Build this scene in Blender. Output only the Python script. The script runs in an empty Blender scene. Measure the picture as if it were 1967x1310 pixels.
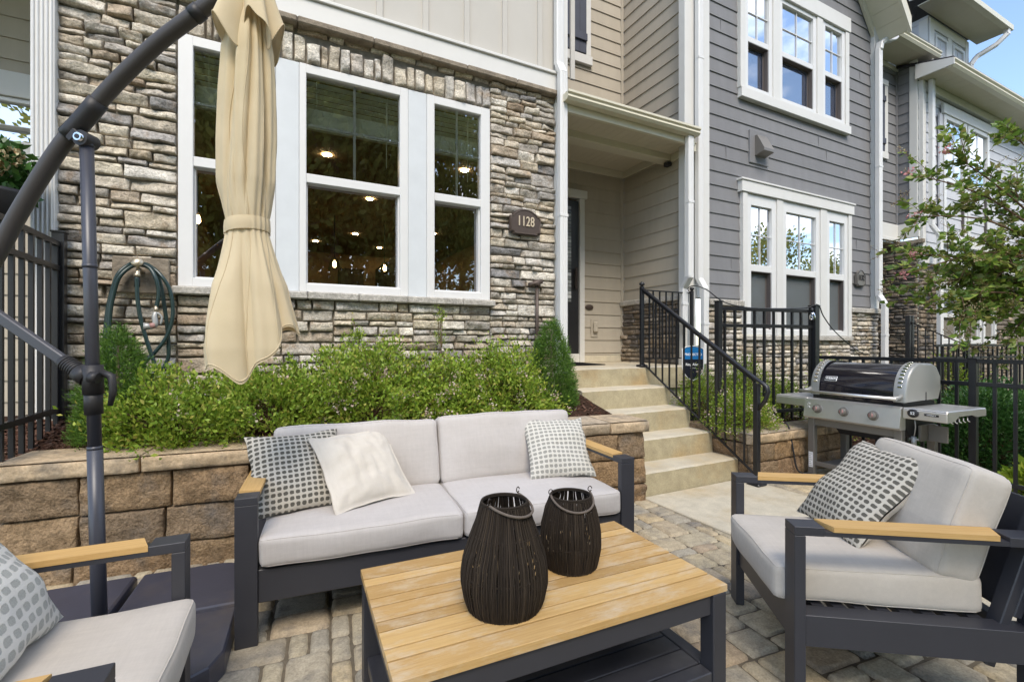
import bpy, math, random
import numpy as np
from mathutils import Vector, Matrix, noise
R = math.radians
rnd = random.Random(11)
C = bpy.context.scene.collection
# ------------------------------------------------------------------ materials
def node(nt, t, **kw):
    n = nt.nodes.new(t)
    for k, v in kw.items():
        setattr(n, k, v)
    return n
def mixc(nt, a, b, fac, blend='MIX'):
    m = node(nt, 'ShaderNodeMix', data_type='RGBA', blend_type=blend)
    for k, val in ((6, a), (7, b), (0, fac)):
        sock = m.inputs[k]
        if hasattr(val, 'is_output'):
            nt.links.new(val, sock)
        elif k == 0:
            sock.default_value = val
        else:
            sock.default_value = (val, val, val, 1) if isinstance(val, (int, float)) else (*val, 1)
    return m.outputs[2]
def math_(nt, op, a, b=0.0, c=0.0):
    m = node(nt, 'ShaderNodeMath', operation=op)
    for i, v in enumerate((a, b, c)):
        if hasattr(v, 'is_output'):
            nt.links.new(v, m.inputs[i])
        else:
            m.inputs[i].default_value = v
    return m.outputs[0]
def ramp(nt, fac, stops, interp='LINEAR'):
    r = node(nt, 'ShaderNodeValToRGB')
    r.color_ramp.interpolation = interp
    els = r.color_ramp.elements
    while len(els) < len(stops):
        els.new(0.5)
    for e, (p, c) in zip(els, stops):
        e.position = p
        e.color = (*c, 1) if len(c) == 3 else c
    nt.links.new(fac, r.inputs[0])
    return r.outputs[0]
def noise_tex(nt, co, scale, detail=4, rough=.55, stretch=None):
    if stretch:
        mp = node(nt, 'ShaderNodeMapping')
        mp.inputs['Scale'].default_value = stretch
        nt.links.new(co, mp.inputs[0])
        co = mp.outputs[0]
    n = node(nt, 'ShaderNodeTexNoise')
    n.inputs['Scale'].default_value = scale
    n.inputs['Detail'].default_value = detail
    n.inputs['Roughness'].default_value = rough
    nt.links.new(co, n.inputs['Vector'])
    return n.outputs['Fac']
def new_mat(name):
    m = bpy.data.materials.new(name)
    m.use_nodes = True
    nt = m.node_tree
    b = nt.nodes['Principled BSDF']
    return m, nt, b
def mk(name, base=(.5, .5, .5), rough=.6, metal=0., spec=.4, isl=None, var=0., vscale=6., vstretch=None,
       tint=None, tscale=3., tstretch=None, tlo=.45, thi=.62, bump=0., bscale=60., bstretch=None, bdist=.01, sheen=0., sub=0., coat=0., var2=0., v2scale=60.):
    m, nt, b = new_mat(name)
    tc = node(nt, 'ShaderNodeTexCoord').outputs['Object']
    if isl:
        g = node(nt, 'ShaderNodeNewGeometry').outputs['Random Per Island']
        n = len(isl)
        col = ramp(nt, g, [(i / (n - 1) if n > 1 else 0, c) for i, c in enumerate(isl)])
    else:
        rgb = node(nt, 'ShaderNodeRGB')
        rgb.outputs[0].default_value = (*base, 1)
        col = rgb.outputs[0]
    if tint:
        f = noise_tex(nt, tc, tscale, 5, .6, tstretch)
        f = ramp(nt, f, [(tlo, (0, 0, 0)), (thi, (1, 1, 1))])
        col = mixc(nt, col, tint, f)
    if var:
        f = noise_tex(nt, tc, vscale, 6, .62, vstretch)
        f = ramp(nt, f, [(.25, (1 - var,) * 3), (.75, (1 + var,) * 3)])
        col = mixc(nt, col, f, 1.0, 'MULTIPLY')
    if var2:
        f = noise_tex(nt, tc, v2scale, 8, .7)
        f = ramp(nt, f, [(.3, (1 - var2,) * 3), (.5, (1., 1., 1.)), (.7, (1 + var2 * .8,) * 3)])
        col = mixc(nt, col, f, 1.0, 'MULTIPLY')
    nt.links.new(col, b.inputs['Base Color'])
    b.inputs['Roughness'].default_value = rough
    b.inputs['Metallic'].default_value = metal
    b.inputs['Specular IOR Level'].default_value = spec
    if sheen:
        b.inputs['Sheen Weight'].default_value = sheen
    if coat:
        b.inputs['Coat Weight'].default_value = coat
        b.inputs['Coat Roughness'].default_value = .05
    if bump:
        f = noise_tex(nt, tc, bscale, 6, .65, bstretch)
        bp = node(nt, 'ShaderNodeBump')
        bp.inputs['Strength'].default_value = bump
        bp.inputs['Distance'].default_value = bdist
        nt.links.new(f, bp.inputs['Height'])
        nt.links.new(bp.outputs[0], b.inputs['Normal'])
    if sub:
        tr = node(nt, 'ShaderNodeBsdfTranslucent')
        nt.links.new(col, tr.inputs[0])
        mx = node(nt, 'ShaderNodeMixShader')
        mx.inputs[0].default_value = sub
        out = nt.nodes['Material Output']
        nt.links.new(b.outputs[0], mx.inputs[1])
        nt.links.new(tr.outputs[0], mx.inputs[2])
        nt.links.new(mx.outputs[0], out.inputs['Surface'])
    return m
def emit(name, col, s):
    m, nt, b = new_mat(name)
    b.inputs['Base Color'].default_value = (*col, 1)
    b.inputs['Emission Color'].default_value = (*col, 1)
    b.inputs['Emission Strength'].default_value = s
    return m
def glass_mat(name, refl, tint=(.8, .85, .82), dark=None):
    m, nt, b = new_mat(name)
    nt.nodes.remove(b)
    g = node(nt, 'ShaderNodeBsdfGlossy')
    g.inputs['Roughness'].default_value = .004
    g.inputs['Color'].default_value = (.95, .97, 1, 1)
    if dark:
        t = node(nt, 'ShaderNodeBsdfDiffuse')
        t.inputs['Color'].default_value = (*dark, 1)
    else:
        t = node(nt, 'ShaderNodeBsdfTransparent')
        t.inputs['Color'].default_value = (*tint, 1)
    fr = node(nt, 'ShaderNodeFresnel')
    fr.inputs['IOR'].default_value = 1.5
    f = math_(nt, 'ADD', fr.outputs[0], refl)
    f = math_(nt, 'MINIMUM', f, 1.0)
    mx = node(nt, 'ShaderNodeMixShader')
    nt.links.new(f, mx.inputs[0])
    nt.links.new(t.outputs[0], mx.inputs[1])
    nt.links.new(g.outputs[0], mx.inputs[2])
    nt.links.new(mx.outputs[0], nt.nodes['Material Output'].inputs['Surface'])
    return m
def screen_mat(name, col, fac):
    m, nt, b = new_mat(name)
    b.inputs['Base Color'].default_value = (*col, 1)
    b.inputs['Roughness'].default_value = .8
    t = node(nt, 'ShaderNodeBsdfTransparent')
    mx = node(nt, 'ShaderNodeMixShader')
    mx.inputs[0].default_value = fac
    nt.links.new(t.outputs[0], mx.inputs[1])
    nt.links.new(b.outputs[0], mx.inputs[2])
    nt.links.new(mx.outputs[0], nt.nodes['Material Output'].inputs['Surface'])
    return m
def knit_mat(name, p, dark, light):
    # woven cushion fabric: rows of dark tufts in a pale net
    m, nt, b = new_mat(name)
    tc = node(nt, 'ShaderNodeTexCoord').outputs['Object']
    wob = noise_tex(nt, tc, 25., 3)
    sp = node(nt, 'ShaderNodeSeparateXYZ')
    nt.links.new(tc, sp.inputs[0])
    def cell(s, per, amp):
        v = math_(nt, 'MULTIPLY_ADD', s, 1 / per, 50.)
        v = math_(nt, 'ADD', v, math_(nt, 'MULTIPLY', wob, amp))
        v = math_(nt, 'FRACT', v)
        return math_(nt, 'ABSOLUTE', math_(nt, 'SUBTRACT', v, .5))
    a = cell(sp.outputs[0], p * 1.05, .25)
    c = cell(sp.outputs[1], p, .22)
    a4 = math_(nt, 'POWER', math_(nt, 'MULTIPLY', a, 2.5), 3.)
    c4 = math_(nt, 'POWER', math_(nt, 'MULTIPLY', c, 2.85), 3.)
    fz = noise_tex(nt, tc, 170., 4, .7)
    d = math_(nt, 'ADD', math_(nt, 'ADD', a4, c4), math_(nt, 'MULTIPLY_ADD', fz, 1.6, -.8))
    mask = ramp(nt, d, [(.55, (1, 1, 1)), (1., (0, 0, 0))])
    fine = noise_tex(nt, tc, 420., 3)
    dk = mixc(nt, dark, [x * 2.1 for x in dark], fine)
    lt = mixc(nt, [x * .86 for x in light], light, fine)
    nt.links.new(mixc(nt, lt, dk, mask), b.inputs['Base Color'])
    b.inputs['Roughness'].default_value = .95
    b.inputs['Specular IOR Level'].default_value = .1
    h = math_(nt, 'ADD', math_(nt, 'MULTIPLY', mask, -.35), math_(nt, 'MULTIPLY', fine, .5))
    bp = node(nt, 'ShaderNodeBump')
    bp.inputs['Strength'].default_value = .7
    bp.inputs['Distance'].default_value = .006
    nt.links.new(h, bp.inputs['Height'])
    nt.links.new(bp.outputs[0], b.inputs['Normal'])
    return m
def fabric_mat(name, base, var=.05, bump=.25):
    m, nt, b = new_mat(name)
    tc = node(nt, 'ShaderNodeTexCoord').outputs['Object']
    f1 = noise_tex(nt, tc, 260., 3, .6, (1, .12, .12))
    f2 = noise_tex(nt, tc, 260., 3, .6, (.12, 1, 1))
    f3 = noise_tex(nt, tc, 70., 4, .6, (1, .08, .08)); f4 = noise_tex(nt, tc, 70., 4, .6, (.08, 1, 1))
    f = math_(nt, 'MULTIPLY', math_(nt, 'ADD', math_(nt, 'ADD', f1, f2), math_(nt, 'ADD', f3, f4)), .25)
    big = noise_tex(nt, tc, 3.5, 3)
    c = mixc(nt, [x * (1 - var * 2) for x in base], [min(1, x * (1 + var * 2)) for x in base], ramp(nt, f, [(.3, (0, 0, 0)), (.7, (1, 1, 1))]))
    c = mixc(nt, c, ramp(nt, big, [(.3, (.95, .94, .93)), (.7, (1.04, 1.04, 1.05))]), 1., 'MULTIPLY')
    nt.links.new(c, b.inputs['Base Color'])
    b.inputs['Roughness'].default_value = .95
    b.inputs['Specular IOR Level'].default_value = .12
    b.inputs['Sheen Weight'].default_value = .12
    w = noise_tex(nt, tc, 9., 2)
    h = math_(nt, 'ADD', math_(nt, 'MULTIPLY', f, .12), w)
    bp = node(nt, 'ShaderNodeBump')
    bp.inputs['Strength'].default_value = bump
    bp.inputs['Distance'].default_value = .020
    nt.links.new(h, bp.inputs['Height'])
    nt.links.new(bp.outputs[0], b.inputs['Normal'])
    return m
def wood_mat(name, a, b_, grey, axis=0, glo=.52, ghi=.78):
    m, nt, b = new_mat(name)
    tc = node(nt, 'ShaderNodeTexCoord').outputs['Object']
    g = node(nt, 'ShaderNodeNewGeometry').outputs['Random Per Island']
    off = node(nt, 'ShaderNodeVectorMath', operation='ADD')
    cx = node(nt, 'ShaderNodeCombineXYZ')
    for i in range(3):
        nt.links.new(math_(nt, 'MULTIPLY', g, 7. + 3 * i), cx.inputs[i])
    nt.links.new(tc, off.inputs[0]); nt.links.new(cx.outputs[0], off.inputs[1])
    co = off.outputs[0]
    st = [26., 26., 26.]; st[axis] = .9
    gr = noise_tex(nt, co, 5.5, 8, .72, st)
    st2 = [6., 6., 6.]; st2[axis] = 2.2
    wx = noise_tex(nt, co, 2.2, 8, .75, st2)
    c = ramp(nt, gr, [(.3, a), (.7, b_)])
    c = mixc(nt, c, ramp(nt, g, [(0, (.78, .75, .70)), (.5, (1.0, .98, .96)), (1, (1.16, 1.18, 1.2))]), 1., 'MULTIPLY')
    c = mixc(nt, c, grey, ramp(nt, wx, [(glo, (0, 0, 0)), (ghi, (.85, .85, .85))]))
    nt.links.new(c, b.inputs['Base Color'])
    b.inputs['Roughness'].default_value = .62
    b.inputs['Specular IOR Level'].default_value = .3
    bp = node(nt, 'ShaderNodeBump')
    bp.inputs['Strength'].default_value = .25
    bp.inputs['Distance'].default_value = .003
    nt.links.new(gr, bp.inputs['Height'])
    nt.links.new(bp.outputs[0], b.inputs['Normal'])
    return m
M = {}
M['ledgestone'] = mk('ledgestone', isl=[(.55, .48, .37), (.37, .345, .32), (.66, .60, .49), (.34, .265, .19), (.60, .54, .44), (.24, .232, .228), (.63, .56, .435), (.46, .385, .285), (.68, .635, .55), (.42, .395, .365), (.56, .48, .365)],
    rough=.92, spec=.15, var=.42, vscale=13., tint=(.26, .17, .09), tscale=7., tlo=.55, thi=.8, bump=1., bscale=42., bdist=.02, var2=.45, v2scale=70.)
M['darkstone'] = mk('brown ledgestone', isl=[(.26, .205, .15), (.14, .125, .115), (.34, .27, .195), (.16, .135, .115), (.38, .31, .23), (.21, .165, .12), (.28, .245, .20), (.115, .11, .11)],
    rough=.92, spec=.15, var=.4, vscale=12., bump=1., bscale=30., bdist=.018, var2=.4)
M['sillstone'] = mk('cast stone', base=(.42, .395, .35), rough=.9, spec=.15, var=.3, vscale=15., var2=.3, bump=.9, bscale=45., bdist=.012)
M['ledgecap'] = mk('brown cast stone', base=(.25, .21, .16), rough=.9, spec=.15, var=.4, vscale=12., bump=.9, bscale=45., bdist=.012)
M['mortar'] = mk('mortar', base=(.20, .18, .15), rough=1., spec=.05, var=.3, vscale=20.)
M['block'] = mk('split face block', isl=[(.30, .21, .125), (.35, .23, .125), (.26, .19, .125), (.32, .22, .125), (.28, .185, .11)], rough=.95, spec=.1,
    tint=(.20, .17, .14), tscale=5.5, tlo=.53, thi=.8, var=.4, vscale=16., bump=1., bscale=36., bdist=.03, var2=.5, v2scale=80.)
M['blockcap'] = mk('wall cap block', isl=[(.48, .375, .255), (.52, .385, .24), (.44, .36, .265)], rough=.95, spec=.1, tint=(.17, .155, .13), tscale=5., tlo=.5, thi=.75,
    var=.28, vscale=16., bump=.6, bscale=40., bdist=.012, var2=.3)
M['paver'] = mk('tumbled paver', isl=[(.47, .395, .265), (.34, .31, .255), (.53, .425, .265), (.39, .345, .265), (.49, .385, .235), (.31, .285, .235), (.44, .375, .26), (.41, .305, .205)], rough=.92, spec=.15,
    tint=(.175, .165, .15), tscale=4.5, tlo=.50, thi=.75, var=.22, vscale=22., bump=.6, bscale=90., bdist=.008, var2=.3, v2scale=110.)
M['sand'] = mk('joint sand', base=(.15, .125, .09), rough=1., spec=.05, var=.3, vscale=30.)
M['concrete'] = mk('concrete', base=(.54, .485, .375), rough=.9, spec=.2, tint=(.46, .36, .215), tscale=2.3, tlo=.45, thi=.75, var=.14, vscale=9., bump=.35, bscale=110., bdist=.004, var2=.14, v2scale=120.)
M['riser'] = mk('darker riser concrete with stains', base=(.40, .345, .225), rough=.92, spec=.15, tint=(.36, .25, .12), tscale=2.1, tlo=.5, thi=.75, var=.2, vscale=9., bump=.4, bscale=90., bdist=.005, var2=.2, v2scale=90.)  # base darker and yellower than the treads, with brown stain blotches
M['tan'] = mk('tan fibre cement', isl=[(.405, .362, .292), (.44, .392, .318), (.42, .374, .303), (.45, .405, .332)], rough=.75, spec=.25, var=.06, vscale=4., vstretch=(2, 2, .4), bump=.12, bscale=30., bstretch=(.15, .15, 1), bdist=.004)
M['batten'] = mk('pale panel paint', base=(.50, .475, .43), rough=.7, spec=.25, var=.03, vscale=3.)
M['grey'] = mk('grey fibre cement', isl=[(.188, .186, .192), (.205, .204, .21), (.195, .194, .199), (.182, .181, .186)], rough=.72, spec=.3, var=.08, vscale=3., vstretch=(2, 2, .4), bump=.15, bscale=30., bstretch=(.15, .15, 1), bdist=.004)
M['darkgrey'] = mk('dark grey fibre cement', base=(.125, .122, .128), rough=.72, spec=.3, var=.06, vscale=3., bump=.12, bscale=30., bstretch=(.15, .15, 1), bdist=.004)
M['lightgrey'] = mk('light grey fibre cement', base=(.52, .53, .56), rough=.7, spec=.3, var=.05, vscale=3.)
M['white'] = mk('white trim paint', base=(.64, .63, .60), rough=.5, spec=.4, var=.04, vscale=4., bump=.06, bscale=60., bdist=.003)
M['vinyl'] = mk('white vinyl', base=(.67, .665, .65), rough=.38, spec=.45, var=.02)
M['bluewhite'] = mk('cool white panel', base=(.59, .615, .63), rough=.55, spec=.3, var=.05, vscale=5., bump=.1, bscale=80., bstretch=(1, 1, .2), bdist=.003)
M['cream'] = mk('cream gutter enamel', base=(.62, .58, .45), rough=.4, spec=.5, var=.05, vscale=3.)
M['soffit'] = mk('tan soffit', base=(.58, .53, .41), rough=.6, spec=.3, var=.03)
M['shingle'] = mk('dark shingles', base=(.035, .032, .038), rough=.95, var=.4, vscale=25., bump=.6, bscale=60.)
M['navy'] = mk('slate blue shutter', base=(.07, .076, .10), rough=.6, spec=.35, var=.08, vscale=6.)
M['charcoal'] = mk('charcoal powder coat', base=(.037, .037, .044), rough=.42, spec=.45, var=.06, vscale=8., bump=.03, bscale=400., bdist=.001)
M['black'] = mk('black powder coat', base=(.012, .012, .014), rough=.38, spec=.5, var=.1, vscale=10.)
M['pole'] = mk('dark grey pole enamel', base=(.050, .052, .066), rough=.36, spec=.5, var=.06, vscale=6.)
M['arm'] = mk('brown grey arm enamel', base=(.058, .053, .052), rough=.5, spec=.4, var=.05, vscale=6.)
M['resin'] = mk('dark resin tile', base=(.045, .046, .064), rough=.40, spec=.5, tint=(.09, .075, .07), tscale=3.5, tlo=.58, thi=.85, var=.15, vscale=6., bump=.04, bscale=60.)
M['plastic'] = mk('black plastic', base=(.025, .024, .026), rough=.5, spec=.4)
M['canopy'] = mk('cream canopy canvas', base=(.69, .575, .385), rough=.9, spec=.15, var=.05, vscale=4., tint=(.63, .52, .32), tscale=2.5, tlo=.5, thi=.75, bump=.12, bscale=500., bdist=.001, sub=.18)
M['sofa_fabric'] = fabric_mat('cool grey weave', (.485, .452, .424))
M['chair_fabric'] = fabric_mat('oatmeal weave', (.51, .462, .40))
M['cream_fabric'] = fabric_mat('cream cotton', (.57, .525, .455), .03, .5)
M['knit'] = knit_mat('charcoal knit', .0245, (.075, .07, .058), (.58, .535, .455))
M['knit_pale'] = knit_mat('grey knit', .0265, (.19, .185, .165), (.64, .61, .54))
M['knit_soft'] = knit_mat('soft grey knit', .032, (.27, .27, .25), (.74, .72, .67))
M['teak'] = wood_mat('teak slats', (.43, .255, .09), (.57, .375, .155), (.61, .52, .39), 0, .48, .74)
M['teak_arm'] = wood_mat('teak arm', (.47, .285, .10), (.60, .385, .155), (.56, .44, .28), 1, .6, .95)
M['shelf'] = mk('charcoal shelf slat', base=(.036, .036, .043), rough=.4, spec=.45, var=.2, vscale=5., tint=(.10, .098, .10), tscale=3., tlo=.62, thi=.9)
M['rope'] = mk('black brown cord', isl=[(.018, .013, .010), (.035, .026, .019), (.024, .018, .013), (.06, .045, .032)], rough=.9, spec=.2, bump=.6, bscale=300., bdist=.002)
M['rope_light'] = mk('weathered cord', isl=[(.13, .105, .085), (.17, .14, .115)], rough=.95, spec=.15, bump=.8, bscale=250., bdist=.003)
M['wire'] = mk('dark wire', base=(.05, .04, .035), rough=.5, metal=.6)
M['steel'] = mk('brushed steel', base=(.72, .70, .67), rough=.38, metal=.85, var=.06, vscale=5., bump=.05, bscale=200., bstretch=(1, .05, 1), bdist=.001)
M['castgrey'] = mk('grey enamel casting', base=(.36, .36, .345), rough=.42, metal=.35, spec=.5, var=.03)
M['taupe'] = mk('taupe painted steel', base=(.19, .175, .155), rough=.45, metal=.3, spec=.5, var=.03)
M['porcelain'] = mk('black porcelain', base=(.012, .011, .017), rough=.09, spec=.6, coat=.5)
M['chrome'] = mk('chrome', base=(.75, .75, .75), rough=.12, metal=1.)
M['brass'] = mk('worn brass', base=(.50, .42, .30), rough=.35, metal=.8)
M['red'] = mk('reddish grey ring and knob reflection', base=(.36, .20, .18), rough=.6)
M['yellow'] = mk('yellow tag', base=(.65, .55, .05), rough=.6)
M['bronze'] = mk('bronze plaque', base=(.085, .062, .050), rough=.5, metal=.3, spec=.5, var=.1)
M['letter'] = mk('pale gold letters', base=(.60, .50, .36), rough=.45, metal=.2)
M['whiteink'] = mk('white print', base=(.85, .85, .85), rough=.5)
M['signblue'] = mk('blue print', base=(.012, .16, .42), rough=.35)
M['signdark'] = mk('navy print', base=(.010, .012, .022), rough=.35)
M['hose'] = mk('dark green hose', base=(.012, .032, .030), rough=.32, spec=.6)
M['mat'] = mk('black doormat', base=(.012, .012, .013), rough=1., spec=.05, bump=.8, bscale=150.)
M['mulch'] = mk('bark mulch', isl=[(.085, .042, .028), (.12, .065, .045), (.06, .032, .022), (.16, .10, .075), (.10, .05, .035)], rough=1., spec=.05)
M['soil'] = mk('dark soil', base=(.05, .030, .021), rough=1., spec=.05, var=.4, vscale=30., bump=.8, bscale=40., bdist=.03)
M['lawn'] = mk('lawn', base=(.055, .085, .022), rough=1., spec=.05, var=.4, vscale=2., tint=(.09, .10, .035), tscale=.7)
M['grass'] = mk('grass blades', isl=[(.06, .12, .02), (.10, .17, .03), (.13, .18, .04), (.05, .10, .02)], rough=.7, spec=.2, sub=.25)
M['abelia'] = mk('small bright leaves', isl=[(.15, .26, .03), (.29, .41, .04), (.21, .33, .035), (.44, .50, .075), (.10, .20, .025), (.32, .44, .05), (.24, .36, .04), (.48, .42, .10)], rough=.5, spec=.35, sub=.3)
M['blossom'] = mk('pale pink petals', isl=[(.75, .62, .52), (.72, .52, .44), (.82, .74, .64), (.60, .42, .36)], rough=.7, spec=.1, sub=.3)
M['conifer'] = mk('spruce needles', isl=[(.07, .16, .025), (.11, .22, .03), (.045, .11, .02), (.17, .29, .04), (.085, .18, .028)], rough=.6, spec=.3, sub=.2)
M['darkleaf'] = mk('dark green leaves', isl=[(.04, .11, .022), (.06, .15, .03), (.028, .08, .018), (.09, .19, .04)], rough=.4, spec=.45, sub=.2)
M['myrtle'] = mk('myrtle leaves', isl=[(.15, .26, .035), (.11, .20, .035), (.25, .37, .055), (.33, .37, .08), (.07, .13, .03), (.20, .32, .045), (.30, .26, .08)], rough=.38, spec=.5, sub=.35)
M['lime'] = mk('lime leaves', isl=[(.32, .40, .03), (.22, .34, .03), (.42, .46, .06)], rough=.5, spec=.3, sub=.35)
M['pinkflower'] = mk('pink blossom', isl=[(.66, .26, .28), (.75, .42, .42), (.58, .20, .22)], rough=.7, sub=.3)
M['seedhead'] = mk('seed heads', isl=[(.40, .34, .16), (.55, .50, .33), (.30, .17, .07), (.45, .38, .20)], rough=.8, sub=.2)
M['bark'] = mk('bark', base=(.17, .125, .09), rough=.95, var=.3, vscale=15., bump=.6, bscale=40.)
M['twig'] = mk('brown twigs', base=(.14, .085, .05), rough=.9, var=.2)
M['treeleaf'] = mk('tree canopy leaves', isl=[(.22, .24, .06), (.30, .30, .07), (.38, .36, .10), (.15, .18, .045), (.34, .30, .09)], rough=.6, spec=.3, sub=.55)
M['glass_clear'] = glass_mat('window glass', .22, (.96, .98, .95))
M['glass_sky'] = glass_mat('reflective window glass', .62, dark=(.02, .022, .026))
M['glass_low'] = glass_mat('screened window glass', .10, dark=(.030, .034, .038))
M['screen'] = screen_mat('insect screen', (.155, .17, .175), .68)
M['screen_up'] = screen_mat('insect screen with sky reflection tint', (.05, .075, .14), .28)  # mesh tinted blue to imitate the sky reflected in the sash
M['frame_shade'] = mk('brown screen frame and recess shade', base=(.10, .085, .08), rough=.6)
M['blind'] = mk('window blind', base=(.85, .90, .80), rough=.6, spec=.2, sub=.35)
M['room'] = mk('room paint', base=(.34, .22, .11), rough=.8, var=.1, vscale=2.)
M['room_dark'] = mk('dark cabinets', base=(.035, .022, .012), rough=.6)
M['room_floor'] = mk('room floor', base=(.09, .055, .03), rough=.5)
M['ceiling'] = mk('room ceiling', base=(.24, .17, .09), rough=.9)
M['bulb'] = emit('lamp glow', (1., .74, .42), 60.)
M['bulb2'] = emit('filament glow', (1., .62, .25), 22.)
M['leaded'] = mk('leaded door glass', isl=[(.10, .11, .11), (.35, .37, .36), (.04, .045, .045), (.6, .62, .62)], rough=.15, spec=.6)
M['doorglass'] = mk('door panel', base=(.018, .018, .020), rough=.3, spec=.6)
M['wicker'] = mk('brown wicker', base=(.05, .035, .028), rough=.7)
M['clearbulb'] = glass_mat('clear bulb', .15, (.92, .93, .95))
# ------------------------------------------------------------------ mesh building
class MB:
    def __init__(s):
        s.v = []; s.f = []; s.m = []; s.s = []
    def add(s, verts, faces, mi=0, smooth=False, mat=None):
        o = len(s.v)
        if mat is not None:
            verts = [mat @ Vector(p) for p in verts]
        s.v.extend([tuple(p) for p in verts])
        for f in faces:
            s.f.append(tuple(i + o for i in f))
        s.m.extend([mi] * len(faces)); s.s.extend([smooth] * len(faces))
        return s
    def box(s, x0, x1, y0, y1, z0, z1, b=0., mi=0, mat=None):
        if x1 < x0: x0, x1 = x1, x0
        if y1 < y0: y0, y1 = y1, y0
        if z1 < z0: z0, z1 = z1, z0
        if b <= 0:
            vs = [(x, y, z) for x in (x0, x1) for y in (y0, y1) for z in (z0, z1)]
            fs = [(0, 1, 3, 2), (4, 6, 7, 5), (0, 4, 5, 1), (2, 3, 7, 6), (0, 2, 6, 4), (1, 5, 7, 3)]
            return s.add(vs, fs, mi, False, mat)
        b = min(b, (x1 - x0) * .45, (y1 - y0) * .45, (z1 - z0) * .45)
        vs = []; ix = {}
        X, Y, Z = (x0, x1), (y0, y1), (z0, z1)
        for i in (0, 1):
            for j in (0, 1):
                for k in (0, 1):
                    c = (X[i], Y[j], Z[k]); d = (b if i == 0 else -b, b if j == 0 else -b, b if k == 0 else -b)
                    for a in range(3):
                        p = [c[t] + (0 if t == a else d[t]) for t in range(3)]
                        ix[i, j, k, a] = len(vs); vs.append(p)
        fs = []
        for i in (0, 1):
            q = [ix[i, 0, 0, 0], ix[i, 1, 0, 0], ix[i, 1, 1, 0], ix[i, 0, 1, 0]]; fs.append(q if i else q[::-1])
            q = [ix[0, i, 0, 1], ix[1, i, 0, 1], ix[1, i, 1, 1], ix[0, i, 1, 1]]; fs.append(q[::-1] if i else q)
            q = [ix[0, 0, i, 2], ix[1, 0, i, 2], ix[1, 1, i, 2], ix[0, 1, i, 2]]; fs.append(q if i else q[::-1])
        for i in (0, 1):
            for j in (0, 1):
                q = [ix[i, j, 0, 0], ix[i, j, 1, 0], ix[i, j, 1, 1], ix[i, j, 0, 1]]; fs.append(q if i == j else q[::-1])
                q = [ix[i, 0, j, 0], ix[i, 1, j, 0], ix[i, 1, j, 2], ix[i, 0, j, 2]]; fs.append(q[::-1] if i == j else q)
                q = [ix[0, i, j, 1], ix[1, i, j, 1], ix[1, i, j, 2], ix[0, i, j, 2]]; fs.append(q if i == j else q[::-1])
        for i in (0, 1):
            for j in (0, 1):
                for k in (0, 1):
                    q = [ix[i, j, k, 0], ix[i, j, k, 1], ix[i, j, k, 2]]
                    fs.append(q if (i + j + k) % 2 else q[::-1])
        return s.add(vs, fs, mi, False, mat)
    def bar(s, p, q, w, h, b=.0, mi=0, up=(0, 0, 1)):
        p, q = Vector(p), Vector(q)
        d = q - p; L = d.length; d.normalize()
        u = Vector(up)
        x = d.cross(u)
        if x.length < 1e-4: x = d.cross(Vector((0, 1, 0)))
        x.normalize(); z = x.cross(d)
        m = Matrix.Translation(p) @ Matrix((x, d, z)).transposed().to_4x4()
        return s.box(-w / 2, w / 2, 0, L, -h / 2, h / 2, b, mi, m)
    def tube(s, path, r, n=10, mi=0, cap=True, smooth=True, flat=1.):
        pts = [Vector(p) for p in path]
        rs = list(r) if isinstance(r, (list, tuple)) else [r] * len(pts)
        vs = []; fs = []
        t0 = (pts[1] - pts[0]).normalized()
        u = t0.cross(Vector((0, 0, 1)))
        if u.length < .05: u = t0.cross(Vector((0, 1, 0)))
        u.normalize()
        for i, p in enumerate(pts):
            a = pts[max(0, i - 1)]; c = pts[min(len(pts) - 1, i + 1)]
            t = (c - a)
            if t.length < 1e-9: t = t0.copy()
            t.normalize()
            u = u - t * u.dot(t)
            if u.length < 1e-6: u = t.orthogonal()
            u.normalize(); w = t.cross(u)
            for k in range(n):
                th = 2 * math.pi * k / n
                vs.append(p + u * math.cos(th) * rs[i] + w * math.sin(th) * rs[i] * flat)
        for i in range(len(pts) - 1):
            for k in range(n):
                fs.append((i * n + k, i * n + (k + 1) % n, (i + 1) * n + (k + 1) % n, (i + 1) * n + k))
        s.add(vs, fs, mi, smooth)
        if cap:
            o = len(s.v) - len(vs)
            s.f.append(tuple(o + k for k in range(n))[::-1]); s.m.append(mi); s.s.append(False)
            e = o + (len(pts) - 1) * n
            s.f.append(tuple(e + k for k in range(n))); s.m.append(mi); s.s.append(False)
        return s
    def lathe(s, prof, c=(0, 0, 0), n=24, mi=0, smooth=True, mat=None):
        vs = []; fs = []
        for (r, z) in prof:
            for k in range(n):
                th = 2 * math.pi * k / n
                vs.append((c[0] + r * math.cos(th), c[1] + r * math.sin(th), c[2] + z))
        for i in range(len(prof) - 1):
            for k in range(n):
                fs.append((i * n + k, i * n + (k + 1) % n, (i + 1) * n + (k + 1) % n, (i + 1) * n + k))
        fs.append(tuple(range(n))[::-1]); fs.append(tuple((len(prof) - 1) * n + k for k in range(n)))
        return s.add(vs, fs, mi, smooth, mat)
    def grid(s, fn, nu, nv, mi=0, smooth=True, wrap=False):
        vs = [fn(i / nu, j / nv) for j in range(nv + 1) for i in range(nu + (0 if wrap else 1))]
        w = nu if wrap else nu + 1
        fs = []
        for j in range(nv):
            for i in range(nu):
                a = j * w + i; b = j * w + (i + 1) % w
                fs.append((a, b, b + w, a + w))
        return s.add(vs, fs, mi, smooth)
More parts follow.
